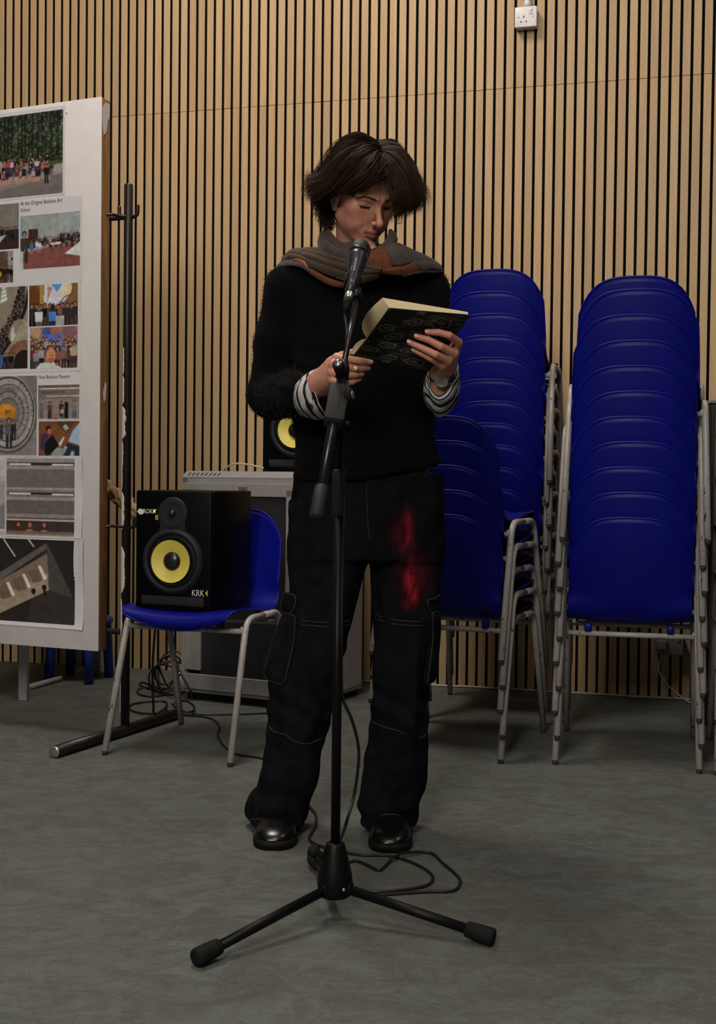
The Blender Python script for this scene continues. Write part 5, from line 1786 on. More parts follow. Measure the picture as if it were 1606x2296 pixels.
# ------------------------------------------------------------------ jumper
m = N('black_wool', 1.0, spec=0.02)
v = m.coord('Object')
n1 = m.noise(v, 60, 5, 0.7)
n2 = m.noise(v, 420, 4, 0.75)
c = m.ramp(n2, [(0.40, (0.0016, 0.0017, 0.0021)), (0.56, (0.0050, 0.0050, 0.0058)), (0.70, (0.0190, 0.0183, 0.0180))])
c = m.mix(m.math('MULTIPLY', n1, 0.5), c, (0.0030, 0.0031, 0.0037))
m.base(c)
m.b.inputs['Sheen Weight'].default_value = 0.012
m.b.inputs['Sheen Roughness'].default_value = 0.6
m.bump(m.math('ADD', n2, m.math('MULTIPLY', n1, 0.6)), 0.55, 0.003)
WOOL = m.m
def sect(rows):
    """rows: (pixel row, left pixel, right pixel, centre depth, half depth) -> interpolators over height"""
    z, cx, rx_, cy, ry_ = [], [], [], [], []
    for y, xl, xr, Yc, ry in rows:
        a, b = P(xl, y, Yc), P(xr, y, Yc)
        z.append((a[2] + b[2]) / 2)
        cx.append((a[0] + b[0]) / 2)
        rx_.append((b[0] - a[0]) / 2)
        cy.append(Yc)
        ry_.append(ry)
    o = np.argsort(z)
    zz = np.linspace(min(z), max(z), 200)
    out = [np.interp(zz, np.array(z)[o], np.array(q)[o]) for q in (cx, rx_, cy, ry_)]
    ker = np.hanning(15)
    ker /= ker.sum()
    out = [np.convolve(np.pad(q, 7, 'edge'), ker, 'valid') for q in out]
    return zz, out
def sd_sect(X, Y, Z, S, power=2.3):
    zz, (cx, rx_, cy, ry_) = S
    z1 = Z[0, 0, :] if Z.ndim == 3 else Z
    a, b, c, d = (np.interp(z1, zz, q).astype(np.float32) for q in (cx, rx_, cy, ry_))
    k = ((np.abs((X - a) / b)) ** power + (np.abs((Y - c) / d)) ** power) ** (1 / power)
    r = (k - 1) * np.minimum(b, d)
    return np.maximum(r, np.maximum(zz[0] - Z, Z - zz[-1]))
TORSO = sect([(585, 700, 900, 3.16, .070), (605, 660, 950, 3.16, .095), (640, 640, 975, 3.16, .112), (700, 645, 985, 3.155, .122), (780, 652, 984, 3.15, .126), (860, 655, 974, 3.15, .128),
              (940, 657, 970, 3.155, .130), (1000, 661, 978, 3.16, .132), (1045, 660, 990, 3.165, .134), (1090, 658, 995, 3.17, .136)])
sl, el_, cu_l = P(648, 652, 3.165), P(607, 886, 3.175), P(668, 886, 3.00)
sr, er_, cu_r = P(955, 650, 3.165), P(972, 872, 3.20), P(985, 892, 3.06)
hem = np.array([P(x, y, 3.05)[[0, 2]] for x, y in ((640, 1075), (700, 1079), (800, 1077), (860, 1068), (920, 1056), (1000, 1039))])
def jumper_sdf(X, Y, Z):
    d = sd_sect(X, Y, Z, TORSO)
    a = sd_cap(X, Y, Z, sl, P(626, 770, 3.165), .060, .0625)
    a = smin(a, sd_cap(X, Y, Z, P(626, 770, 3.165), el_, .0625, .0590), .02)
    a = smin(a, sd_cap(X, Y, Z, el_, cu_l, .0580, .0500), .022)
    b = sd_cap(X, Y, Z, sr, P(962, 760, 3.175), .054, .050)
    b = smin(b, sd_cap(X, Y, Z, P(962, 760, 3.175), er_, .050, .048), .02)
    b = smin(b, sd_cap(X, Y, Z, er_, cu_r, .047, .042), .02)
    # shoulders
    s = sd_cap(X, Y, Z, P(740, 606, 3.16), sl, .050, .056)
    s = smin(s, sd_cap(X, Y, Z, P(880, 604, 3.16), sr, .050, .052), .03)
    d = smin(d, s, .04)
    d = smin(d, a, .022)
    d = smin(d, b, .022)
    # creases: inside the elbow, under the arm, soft drape of the body
    n_ = value_noise(X, Y, Z * .55, 15.0, 31) * .0050 + value_noise(X, Y, Z, 38.0, 32) * .0018
    d = d + n_
    w = np.exp(-((X - el_[0] - .045) ** 2 + (Z - el_[2] - .03) ** 2) / .06 ** 2)
    d = d + .0045 * w * np.sin(((Z - el_[2]) * .9 + (X - el_[0]) * .55) * 150)
    band = np.exp(-((Z - np.interp(X, hem[:, 0], hem[:, 1]) - .022) / .0035) ** 2)
    d = d + .0022 * band
    zh = np.interp(X[:, 0, 0], hem[:, 0], hem[:, 1]).astype(np.float32)[:, None, None]
    d = smax(d, zh - Z, .006)
    return d
jV, jF = sdf_mesh(jumper_sdf, (-.37, 2.90, .84), (.33, 3.36, 1.52), 0.0052)
jumper = obj('jumper', jV, jF, WOOL, person)
# loose fibres standing off the wool
FIB = plain('wool_fibre', (0.030, 0.027, 0.025), 0.95, spec=0.05)
r = np.random.default_rng(4)
nrm = np.zeros_like(jV)
t_ = jV[jF]
fn = np.cross(t_[:, 2] - t_[:, 0], t_[:, 3] - t_[:, 1])
for k in range(4):
    np.add.at(nrm, jF[:, k], fn)
nrm /= np.maximum(np.linalg.norm(nrm, axis=1, keepdims=True), 1e-12)
facing = np.abs((nrm * (jV - np.array([0, 0, CAMH])) / np.linalg.norm(jV - np.array([0, 0, CAMH]), axis=1, keepdims=True)).sum(1))
edge_v = np.where((facing < .45) & (jV[:, 2] > 1.0))[0]
pick = r.choice(edge_v, min(3600, len(edge_v)), replace=False)
cen = jV[pick]
nn = nrm[pick]
if (nn[:, 1][cen[:, 1] < 3.05]).mean() > 0:
    nn = -nn
tg = r.normal(size=nn.shape)
tg -= nn * (tg * nn).sum(1, keepdims=True)
tg /= np.linalg.norm(tg, axis=1, keepdims=True)
Ln = r.uniform(.003, .008, (len(cen), 1))
tip = cen + nn * Ln * .75 + tg * Ln * .8
midp = cen + nn * Ln * .55 + tg * Ln * .25
wv_ = np.cross(nn, tg) * .00008
FV = np.stack([cen - wv_, cen + wv_, midp + wv_ * .8, tip, midp - wv_ * .8], 1).reshape(-1, 3)
base_i = np.arange(len(cen)) * 5
FF = [(a, a + 1, a + 2, a + 3, a + 4) for a in base_i]
tag(obj('wool_fuzz', FV, FF, FIB, jumper, smooth=False), kind='stuff')

# ------------------------------------------------------------------ trousers
m = N('black_denim', 0.95, spec=0.04)
v = m.coord('Object')
n1 = m.noise(v, 22, 4, 0.6)
n2 = m.noise(m.coord('Object', (1, 1, 0.3)), 380, 3, 0.7)
c = m.ramp(n1, [(0.3, (0.0040, 0.0043, 0.0056)), (0.7, (0.0085, 0.0088, 0.0105))])
c = m.mix(m.ramp(n2, [(0.55, (0, 0, 0)), (0.8, (0.35, 0.35, 0.35))]), c, (0.019, 0.019, 0.022))
red = m.n('ShaderNodeAttribute')
red.attribute_name = 'Col'
rn = m.noise(m.coord('Object', (1, 1, .35)), 75, 5, 0.75, 0.4)
rf = m.math('MULTIPLY', red.outputs['Fac'], m.ramp(rn, [(0.25, (0.15, 0.15, 0.15)), (0.52, (1, 1, 1))]))
c = m.mix(rf, c, m.ramp(rn, [(0.35, (0.16, 0.004, 0.012)), (0.75, (0.40, 0.022, 0.045))]))
m.base(c)
m.bump(n2, 0.35, 0.001)
DENIM = m.m
STITCH = plain('grey_stitching', (0.040, 0.038, 0.037), 0.8)
HIPS = sect([(1060, 662, 990, 3.17, .122), (1100, 656, 994, 3.175, .126), (1160, 652, 993, 3.18, .130), (1215, 650, 992, 3.18, .126), (1250, 650, 992, 3.18, .120)])
LEGL = sect([(1130, 654, 800, 3.18, .105), (1215, 650, 830, 3.18, .110), (1300, 649, 812, 3.175, .100), (1400, 640, 790, 3.17, .092), (1500, 612, 768, 3.165, .088), (1600, 600, 746, 3.165, .085), (1700, 590, 722, 3.175, .084),
              (1770, 572, 706, 3.185, .088), (1800, 560, 699, 3.19, .092), (1830, 557, 690, 3.19, .092), (1862, 560, 676, 3.160, .104), (1900, 564, 672, 3.160, .104)])
LEGR = sect([(1130, 850, 992, 3.18, .105), (1215, 832, 992, 3.18, .108), (1300, 834, 987, 3.175, .098), (1400, 836, 978, 3.17, .090), (1500, 835, 968, 3.165, .086), (1560, 835, 957, 3.165, .084), (1620, 829, 957, 3.165, .083), (1700, 815, 957, 3.175, .084),
              (1760, 807, 951, 3.18, .086), (1820, 806, 938, 3.19, .088), (1850, 808, 931, 3.19, .088), (1870, 811, 930, 3.160, .104), (1900, 814, 928, 3.160, .104)])
def seam_row(S, rows, x_of):
    pass
pockL = [P(x, y, 3.14) for x, y in ((652, 1400), (628, 1500))]
def trouser_sdf(X, Y, Z):
    d = sd_sect(X, Y, Z, HIPS, 2.4)
    l = sd_sect(X, Y, Z, LEGL, 2.2)
    rr = sd_sect(X, Y, Z, LEGR, 2.2)
    # slack folds: long ones down the leg, heaps above the hem
    zl = P(700, 1800, 3.1)[2]
    f1 = value_noise(X * 1.6, Y * 1.6, Z * .55, 13.0, 41) * .0105
    heap = np.exp(-((Z - zl + .03) / .11) ** 2)
    f2 = value_noise(X * .6, Y * .6, Z * 1.6, 17.0, 42) * .011 * heap
    f3 = value_noise(X * 1.3, Y * 1.3, Z * .8, 32.0, 43) * .0034
    knee = np.exp(-((Z - P(700, 1590, 3.1)[2]) / .07) ** 2)
    f4 = np.sin((Z * 1.0 + X * .7 + Y * .3) * 95) * .0030 * knee
    l, rr = l + f1 + f2 + f4, rr + f1 + f2 + f4
    d = smin(smin(l, d, .02), smin(rr, d, .02), .004)
    d = smax(d + f3, .020 + .026 * smooth01((3.12 - Y) / .06) - Z, .006)
    return d
tV, tF = sdf_mesh(trouser_sdf, (-.32, 3.00, -.02), (.25, 3.36, .93), 0.0052)
def stain(V):
    o = np.zeros(len(V))
    for x, y, sx, sy, a in ((915, 1170, 10, 22, .55), (917, 1205, 8, 28, .8), (912, 1225, 16, 14, .45), (921, 1300, 13, 34, 1.0), (930, 1335, 9, 22, 1.0), (925, 1262, 12, 20, .35), (905, 1195, 22, 34, .25), (930, 1290, 30, 40, .28), (918, 1355, 16, 14, .3)):
        q = P(x, y, 3.07)
        o = np.maximum(o, a * np.exp(-((V[:, 0] - q[0]) / (sx / 905)) ** 2 - ((V[:, 2] - q[2]) / (sy / 905)) ** 2))
    o *= V[:, 1] < 3.17
    return np.repeat(o[:, None], 3, 1)
trousers = obj('trousers', tV, tF, DENIM, person, col=stain(tV))
def on_front(S, x, y, power=2.2, out=0.002):
    """point on the front of a leg section at photo pixel (x, y)"""
    Y = 3.1
    for _ in range(6):
        q = P(x, y, Y)
        a, b, c_, d_ = (np.interp(q[2], S[0], k) for k in S[1])
        u = np.clip(abs((q[0] - a) / b), 0, 0.985)
        Y = c_ - d_ * (1 - u ** power) ** (1 / power) - out
    return P(x, y, Y)
def stitch(S, pts, r_=0.0009, out=0.003, parent=None):
    q = spline([on_front(S, x, y, out=out) for x, y in pts], 6)
    obj('stitching', *tube(q, r_, 6), STITCH, parent or trousers)
stitch(LEGL, [(676, 1391), (700, 1394), (735, 1396), (775, 1393), (790, 1390)])
stitch(LEGL, [(676, 1400), (700, 1403), (735, 1405), (775, 1402), (788, 1399)])
stitch(LEGR, [(845, 1380), (880, 1389), (915, 1393), (945, 1394)])
stitch(LEGR, [(845, 1388), (880, 1398), (915, 1402), (945, 1403)])
stitch(LEGL, [(603, 1628), (615, 1640), (640, 1648), (660, 1662), (690, 1668), (720, 1656)])
stitch(LEGR, [(832, 1617), (860, 1630), (890, 1638), (920, 1650), (948, 1653), (956, 1646)])
stitch(HIPS, [(822, 1085), (823, 1130), (826, 1180), (830, 1210)], .0007)
stitch(HIPS, [(966, 1060), (974, 1085), (984, 1105), (994, 1122)])
stitch(LEGL, [(560, 1838), (585, 1836), (620, 1838), (650, 1848), (668, 1852)], .0008)
stitch(LEGR, [(812, 1852), (850, 1860), (885, 1860), (925, 1852)], .0008)
# cargo pockets: a puffed bag with a gathered flap on the outer side of each leg
def bag(S, outline, depth, name, lab=None):
    o = np.array([on_front(S, x, y, out=0.0) for x, y in outline])
    o = spline(o, 5, closed=True)
    c0 = o.mean(0)
    out = np.array([c0[0] - (P(725, 1450, 3.17)[0] if S is LEGL else P(900, 1450, 3.17)[0]), -.10, 0])
    out /= np.linalg.norm(out)
    rings = [c0 + (o - c0) * s_ + out * dd for s_, dd in ((0.97, -.012), (1.0, .001), (.985, depth * .6), (.92, depth * .95), (.75, depth * 1.1), (.4, depth * 1.15), (.05, depth * 1.12))]
    b_ = obj(name, *loft(rings, True, True), DENIM, trousers, col=np.zeros((len(o) * 7, 3)))
    edge = c0 + (o - c0) * .955 + out * depth * .84
    obj('stitching', *tube(edge, 0.0009, 6, closed=True), STITCH, b_)
    return b_
bag(LEGL, [(643, 1372), (664, 1374), (672, 1385), (668, 1440), (655, 1500), (645, 1534), (622, 1532), (602, 1520), (601, 1500), (612, 1460), (628, 1410)], .016, 'cargo_pocket')
bag(LEGL, [(642, 1328), (655, 1330), (669, 1335), (668, 1358), (660, 1374), (640, 1372), (636, 1352)], .012, 'pocket_flap')
bag(LEGR, [(962, 1372), (978, 1368), (982, 1400), (978, 1460), (971, 1520), (960, 1533), (952, 1536), (952, 1520), (960, 1460), (964, 1410)], .016, 'cargo_pocket')
bag(LEGR, [(953, 1346), (968, 1340), (982, 1332), (985, 1345), (984, 1362), (974, 1372), (957, 1368)], .012, 'pocket_flap')

# ------------------------------------------------------------------ shoes
LEATH = plain('black_leather', (0.0042, 0.0038, 0.0036), 0.25, spec=0.38, bump=0.12, bscale=140)
SOLE = plain('shoe_sole', (0.003, 0.003, 0.003), 0.7, spec=0.2)
def shoe(toe_px, heel):
    toe = on_floor(*toe_px)
    hl = np.array([heel[0], heel[1], 0])
    ax = (toe - hl)
    L = np.linalg.norm(ax)
    ax /= L
    lat = np.array([-ax[1], ax[0], 0])
    def prof(t):      # half width and height along the shoe, t from heel 0 to toe 1
        w = np.interp(t, [0, .03, .10, .3, .5, .68, .82, .92, .98, 1.0], [.016, .027, .035, .034, .038, .0500, .0500, .041, .024, .010])
        h = np.interp(t, [0, .05, .3, .5, .66, .8, .9, .97, 1.0], [.085, .095, .096, .080, .062, .052, .045, .034, .024])
        return w, h
    rings, srings = [], []
    A = np.linspace(0, math.pi, 17)
    for t in np.r_[np.linspace(0, .9, 20), .94, .965, .985, .996]:
        w, h = prof(t)
        o = hl + ax * L * t
        rings.append(np.array([o + lat * w * np.sign(math.cos(a)) * abs(math.cos(a)) ** .8 + np.array([0, 0, .020 + (h - .020) * math.sin(a) ** .75]) for a in A]))
        w2 = w + .0035
        srings.append(np.array([o + lat * w2 + (0, 0, .001), o + lat * (w2 + .001) + (0, 0, .012), o + lat * w2 + (0, 0, .022), o - lat * w2 + (0, 0, .022), o - lat * (w2 + .001) + (0, 0, .012), o - lat * w2 + (0, 0, .001)]))
    s = obj('shoe', *loft(rings, True, True), LEATH, person)
    obj('sole', *loft(srings, True, True), SOLE, s)
    obj('toe_seam', *tube(np.array([rings[13][j] + (0, 0, .0008) for j in range(17)]), .0012, 6), LEATH, s)
shoe((610, 1908), P(640, 1850, 3.27)[:2])
shoe((874, 1914), P(880, 1850, 3.26)[:2])

# ------------------------------------------------------------------ striped shirt cuffs
m = N('striped_cotton', 0.85, spec=0.2)
uv = m.n('ShaderNodeUVMap')
sep = m.n('ShaderNodeSeparateXYZ')
m.link(uv.outputs[0], sep.inputs[0])
wob = m.math('MULTIPLY', m.noise(m.coord('Object'), 22, 2), 0.35)
ph = m.math('FRACT', m.math('ADD', m.math('MULTIPLY', sep.outputs[1], 1.0), wob))
st_ = m.ramp(ph, [(0.0, (1, 1, 1)), (0.31, (1, 1, 1)), (0.34, (0, 0, 0))])
c = m.mix(st_, (0.40, 0.385, 0.385), (0.010, 0.010, 0.016))
m.base(c)
m.bump(m.noise(m.coord('Object'), 500, 3), 0.2, 0.001)
STRIPE = m.m
def cuff(rings_px, nstripe, crump, seed):
    R = []
    for ring in rings_px:
        R.append(spline([P(x, y, Y) for x, y, Y in ring], 6, closed=True))
    R = np.array(R)                                   # (k, n, 3)
    R = np.roll(R, R.shape[1] // 2, axis=1)           # the sewn seam goes to the far side
    k, n = R.shape[:2]
    T = np.linspace(0, k - 1, 34)
    G = np.array([[spline(R[:, j], 10)[int(round(t * 10))] for j in range(n)] for t in T])
    cen = G.mean(1, keepdims=True)
    rad = G - cen
    rad /= np.linalg.norm(rad, axis=2, keepdims=True)
    r_ = value_noise(G[..., 0] * 1.0, G[..., 1], G[..., 2], 42.0, seed) * crump
    G = G + rad * r_[..., None]
    G = np.concatenate([G, G[:, :1]], 1)
    V, Fc = sheet(G, 0.0022)
    uv_ = np.zeros((34, n + 1, 2))
    uv_[..., 0] = np.linspace(0, 1, n + 1)[None]
    uv_[..., 1] = np.linspace(0, nstripe, 34)[:, None]
    uv_ = np.concatenate([uv_.reshape(-1, 2)] * 2)
    c_ = obj('shirt_cuff', V, Fc, STRIPE, person, uv=uv_)
    return c_
cuff([[(676, 850, 3.02), (662, 866, 2.975), (657, 888, 2.955), (662, 914, 2.96), (678, 932, 3.0), (698, 926, 3.06), (708, 890, 3.08), (698, 858, 3.06)],
      [(690, 838, 2.965), (675, 856, 2.92), (670, 885, 2.905), (680, 918, 2.905), (703, 938, 2.945), (728, 930, 3.0), (732, 885, 3.01), (716, 846, 2.995)],
      [(713, 827, 2.925), (707, 850, 2.885), (708, 880, 2.868), (721, 915, 2.875), (741, 937, 2.92), (758, 918, 2.955), (754, 880, 2.965), (734, 840, 2.95)]], 4.2, .0030, 51)
cuff([[(985, 934, 3.02), (966, 920, 3.00), (958, 900, 3.03), (962, 885, 3.08), (985, 875, 3.11), (1008, 885, 3.09), (1014, 905, 3.04), (1004, 925, 3.01)],
      [(984, 928, 2.93), (958, 905, 2.95), (951, 880, 2.99), (956, 855, 3.04), (985, 845, 3.07), (1020, 850, 3.04), (1028, 880, 2.98), (1012, 915, 2.94)],
      [(986, 902, 2.875), (962, 882, 2.90), (954, 862, 2.945), (962, 835, 2.99), (990, 815, 3.00), (1022, 815, 2.975), (1029, 848, 2.92), (1012, 885, 2.88)],
      [(986, 884, 2.872), (970, 872, 2.89), (963, 852, 2.925), (967, 826, 2.97), (995, 803, 2.975), (1021, 798, 2.95), (1021, 832, 2.905), (1008, 868, 2.878)]], 5.2, .0055, 52)

# watch and ring
STRAP = plain('black_watch_strap', (0.008, 0.007, 0.007), 0.5)
DIAL = plain('pale_watch_dial', (0.44, 0.44, 0.41), 0.4, var=0.03)
wn = np.array([-.10, -.80, -.40])
wn /= np.linalg.norm(wn)
wa = P(989, 885, 2.918) - P(991.5, 837, 2.879)
wa /= np.linalg.norm(wa)
wn -= wa * (wn @ wa)
wn /= np.linalg.norm(wn)
wl = np.cross(wa, wn)
wc = P(991.5, 839, 2.880)
watch = obj('watch_strap', *loft([np.array([wc + wa * s_ + (.0300 * math.cos(a)) * wl + (.0262 * math.sin(a)) * wn * 1.0 for a in np.linspace(0, 2 * math.pi, 33)[:-1]]) for s_ in (-.009, .009)] + [np.array([wc + wa * s_ + (.0285 * math.cos(a)) * wl + (.0245 * math.sin(a)) * wn for a in np.linspace(0, 2 * math.pi, 33)[:-1]]) for s_ in (.009, -.009)], True), STRAP, person)
wo = wc + wn * .0262
obj('watch_case', *lathe([(.0150, -.004), (.0162, -.001), (.0162, .003), (.0148, .0048), (.0140, .0042)], 32, wo, wn), SILV, watch)
obj('watch_dial', *lathe([(.0138, .0035), (.0138, .0041), (0, .0042)], 32, wo, wn), DIAL, watch)
for a, l_ in ((0.4, .008), (2.3, .0105)):
    dd = wl * math.cos(a) + wa * math.sin(a)
    obj('watch_hand', *tube([wo + wn * .0046, wo + wn * .0046 + dd * l_], .0004, 5), INK, watch)
for s_ in (-1, 1):
    obj('watch_lug', *tube([wo + wl * s_ * .0125 + wa * -.0075, wo + wl * s_ * .0185 + wa * -.0045 - wn * .003], .0022, 8), SILV, watch)
GOLD = plain('old_gold', (0.40, 0.30, 0.17), 0.38, 0.75)
rq = P(797, 826, 2.793)
ra_ = P(801, 826, 2.794) - P(777, 824, 2.784)
ra_ /= np.linalg.norm(ra_)
ringo = obj('signet_ring', *tube([rq + .0086 * (math.cos(a) * frame_of(ra_)[0] + math.sin(a) * frame_of(ra_)[1]) for a in np.linspace(0, 2 * math.pi, 29)[:-1]], .0016, 8, closed=True), GOLD, person)
obj('ring_face', *lathe([(.0062, 0), (.0068, .0012), (.0064, .0024), (.0044, .0026), (.0042, .0020), (.0024, .0022), (0, .0026)], 26, rq + np.array([0, -.0082, .0006]), (0.02, -1, .12)), GOLD, ringo)
# ------------------------------------------------------------------ scarf
def scarf_mat(name, base_fn):
    m = N(name, 0.9, spec=0.15)
    base_fn(m)
    m.b.inputs['Sheen Weight'].default_value = 0.08
    m.bump(m.noise(m.coord('Object'), 700, 3), 0.3, 0.001)
    return m.m
def check(m):
    uv = m.n('ShaderNodeUVMap')
    ck = m.n('ShaderNodeTexChecker')
    m.link(uv.outputs[0], ck.inputs['Vector'])
    ck.inputs['Scale'].default_value = 1.0
    ck.inputs['Color1'].default_value = (1, 1, 1, 1)
    ck.inputs['Color2'].default_value = (0, 0, 0, 1)
    w = m.n('ShaderNodeTexWave')
    m.link(uv.outputs[0], w.inputs['Vector'])
    w.inputs['Scale'].default_value = 0.32
    c = m.mix(ck.outputs['Color'], (0.020, 0.011, 0.009), (0.125, 0.088, 0.062))
    c = m.mix(m.math('MULTIPLY', w.outputs['Fac'], 0.55), c, (0.045, 0.028, 0.022))
    m.base(c)
def flat(a, b):
    return lambda m: m.base(m.ramp(m.noise(m.coord('Object'), 90, 4, 0.7), [(0.3, a), (0.7, b)]))
SC_CHECK = scarf_mat('houndstooth_wool', check)
SC_GREY = scarf_mat('taupe_wool', flat((0.050, 0.037, 0.036), (0.076, 0.058, 0.056)))
SC_ORANGE = scarf_mat('rust_wool', flat((0.098, 0.031, 0.015), (0.140, 0.047, 0.023)))
SC_BRIGHT = scarf_mat('orange_wool', flat((0.34, 0.095, 0.022), (0.46, 0.14, 0.035)))
def resample(pts, n):
    q = spline(pts, 10)
    L = np.r_[0, np.cumsum(np.linalg.norm(np.diff(q, axis=0), axis=1))]
    t = np.linspace(0, L[-1], n)
    return np.stack([np.interp(t, L, q[:, i]) for i in range(3)], -1), L[-1]
def band(name, top, bot, mat_, bulge=.012, th=.005, rows=14, n=60, wrinkle=.002, folds=0, seed=0, parent=None, rows_mid=None, pitch=.0038):
    A, la = resample([P(*q) for q in top], n)
    B, lb = resample([P(*q) for q in bot], n)
    t = np.linspace(0, 1, rows)[None, :, None]
    G = A[:, None] * (1 - t) + B[:, None] * t
    out = np.array([0, -1.0, 0.25])
    out /= np.linalg.norm(out)
    prof = np.sin(np.pi * np.clip(t, 0, 1)) * bulge
    if folds:
        prof = prof + np.abs(np.sin(np.pi * t * folds)) ** .7 * .0065 - .003
    w = value_noise(G[..., 0], G[..., 1], G[..., 2], 55.0, 60 + seed)[..., None] * wrinkle
    G = G + out * (prof + w)
    V, Fc = sheet(G, th)
    wid = np.linalg.norm(A - B, axis=1).mean()
    uv_ = np.stack(np.meshgrid(np.linspace(0, la / pitch, n), np.linspace(0, wid / pitch, rows), indexing='ij'), -1).reshape(-1, 2)
    return obj(name, V, Fc, mat_, parent, uv=np.concatenate([uv_, uv_]))
def wrap_sdf(X, Y, Z):
    c = P(800, 585, 3.12)
    q = np.sqrt(((X - c[0]) / 1.12) ** 2 + (Y - c[1]) ** 2)
    d = np.sqrt((q - .060) ** 2 + ((Z - c[2]) * .8) ** 2) - .028
    d = smin(d, sd_cap(X, Y, Z, P(690, 596, 3.14), P(760, 590, 3.10), .024, .030), .03)
    d = smin(d, sd_cap(X, Y, Z, P(930, 598, 3.14), P(850, 590, 3.10), .024, .030), .03)
    d = smin(d, sd_cap(X, Y, Z, P(640, 604, 3.17), P(690, 590, 3.18), .020, .026), .03)
    d = smin(d, sd_cap(X, Y, Z, P(975, 606, 3.17), P(920, 590, 3.18), .018, .026), .03)
    return d + value_noise(X, Y, Z, 50.0, 77) * .002
scarf = obj('scarf', *sdf_mesh(wrap_sdf, (-.24, 2.98, 1.30), (.24, 3.30, 1.52), .005), SC_GREY, person)
# lining against the neck, then the standing collar
band('scarf_fold', [(736, 506, 3.12), (742, 520, 3.075), (756, 536, 3.045), (776, 549, 3.03), (805, 558, 3.02), (838, 560, 3.02)], [(724, 522, 3.12), (734, 540, 3.06), (752, 556, 3.03), (778, 566, 3.015), (806, 570, 3.01), (840, 570, 3.01)], SC_CHECK, .006, .004, 12, 60, .0015, 2, 1, scarf)
band('scarf_fold', [(724, 519, 3.15), (727, 531, 3.08), (740, 546, 3.035), (762, 557, 3.01), (786, 564, 3.0), (812, 568, 2.995)], [(714, 542, 3.15), (718, 558, 3.07), (738, 570, 3.02), (762, 580, 2.995), (790, 588, 2.985), (815, 592, 2.985)], SC_GREY, .012, .006, 14, 60, .0015, 0, 2, scarf)
band('scarf_fold', [(838, 558, 3.02), (852, 552, 3.02), (866, 537, 3.03), (872, 524, 3.05), (873, 516, 3.10)], [(846, 572, 3.0), (862, 564, 3.0), (880, 552, 3.01), (890, 538, 3.04), (888, 526, 3.10)], SC_CHECK, .006, .004, 12, 50, .0015, 2, 3, scarf)
# left drape: houndstooth in long folds across the chest to the left shoulder
band('scarf_fold', [(640, 580, 3.22), (655, 564, 3.19), (690, 557, 3.12), (720, 557, 3.07), (750, 563, 3.02), (785, 572, 2.995), (820, 585, 2.985), (856, 606, 2.985)],
     [(632, 588, 3.16), (656, 578, 3.10), (688, 594, 3.055), (730, 612, 3.02), (760, 622, 3.005), (790, 630, 3.0), (815, 632, 2.998), (850, 620, 2.998)], SC_CHECK, .016, .006, 40, 110, .0025, 4, 4, scarf)
band('scarf_fold', [(634, 586, 3.17), (648, 574, 3.13), (666, 574, 3.09), (682, 586, 3.06)], [(632, 594, 3.165), (650, 584, 3.12), (668, 586, 3.08), (688, 598, 3.05)], SC_BRIGHT, .004, .005, 8, 30, .001, 0, 5, scarf)
band('scarf_fold', [(616, 606, 3.20), (630, 590, 3.17), (650, 582, 3.125), (674, 589, 3.08), (690, 598, 3.055)], [(612, 612, 3.17), (632, 600, 3.135), (652, 596, 3.10), (676, 600, 3.065), (694, 610, 3.045)], SC_GREY, .006, .006, 10, 40, .001, 0, 6, scarf)
band('scarf_fold', [(676, 594, 3.075), (700, 606, 3.045), (730, 622, 3.022), (758, 632, 3.012), (780, 636, 3.008)], [(684, 604, 3.07), (704, 618, 3.04), (730, 634, 3.022), (756, 643, 3.015), (772, 642, 3.012)], SC_ORANGE, .004, .006, 8, 40, .001, 0, 7, scarf)
# right drape: rust square next to taupe, out to the right shoulder
band('scarf_fold', [(812, 572, 2.99), (838, 563, 2.995), (864, 556, 3.0), (880, 553, 3.005)], [(812, 604, 2.985), (840, 606, 2.985), (868, 604, 2.985), (888, 598, 2.99)], SC_ORANGE, .012, .006, 16, 40, .0015, 0, 8, scarf)
band('scarf_fold', [(862, 556, 2.998), (884, 546, 3.01), (905, 552, 3.03), (935, 566, 3.07), (962, 578, 3.11), (984, 596, 3.16)], [(878, 594, 2.985), (898, 596, 2.99), (922, 590, 3.01), (946, 596, 3.045), (968, 600, 3.08), (990, 606, 3.12)], SC_GREY, .014, .006, 18, 70, .002, 0, 9, scarf)
band('scarf_fold', [(840, 605, 2.99), (866, 604, 2.985), (896, 598, 2.99), (922, 589, 3.01), (938, 594, 3.03)], [(846, 609, 2.995), (870, 613, 2.992), (900, 616, 3.0), (926, 613, 3.02), (946, 607, 3.045)], SC_ORANGE, .005, .006, 10, 50, .001, 0, 10, scarf)
band('scarf_fold', [(928, 588, 3.015), (948, 584, 3.05), (970, 588, 3.09), (986, 598, 3.14)], [(944, 608, 3.04), (958, 606, 3.06), (976, 604, 3.09), (993, 612, 3.135)], SC_GREY, .006, .006, 10, 40, .001, 0, 11, scarf)
# fringe along the lower edges
r = np.random.default_rng(9)
fp = []
for pts in ([(640, 592, 3.135), (668, 592, 3.08)], [(755, 621, 3.0), (800, 634, 2.992)], [(905, 616, 2.998), (946, 608, 3.035), (990, 607, 3.11)], [(650, 574, 3.118), (682, 586, 3.055)]):
    q = spline([P(*a) for a in pts], 40)
    for a in q:
        l_ = r.uniform(.003, .0075)
        d_ = np.array([r.normal() * .5, -.25 + r.normal() * .25, -1.0])
        d_ /= np.linalg.norm(d_)
        fp.append(tube([a, a + d_ * l_ * .5 + (r.normal() * .0008, 0, 0), a + d_ * l_], [.0006, .0005, .0002], 4, caps=False))
tag(obj('fringe', *join(*fp), SC_GREY, scarf, smooth=False), kind='stuff')

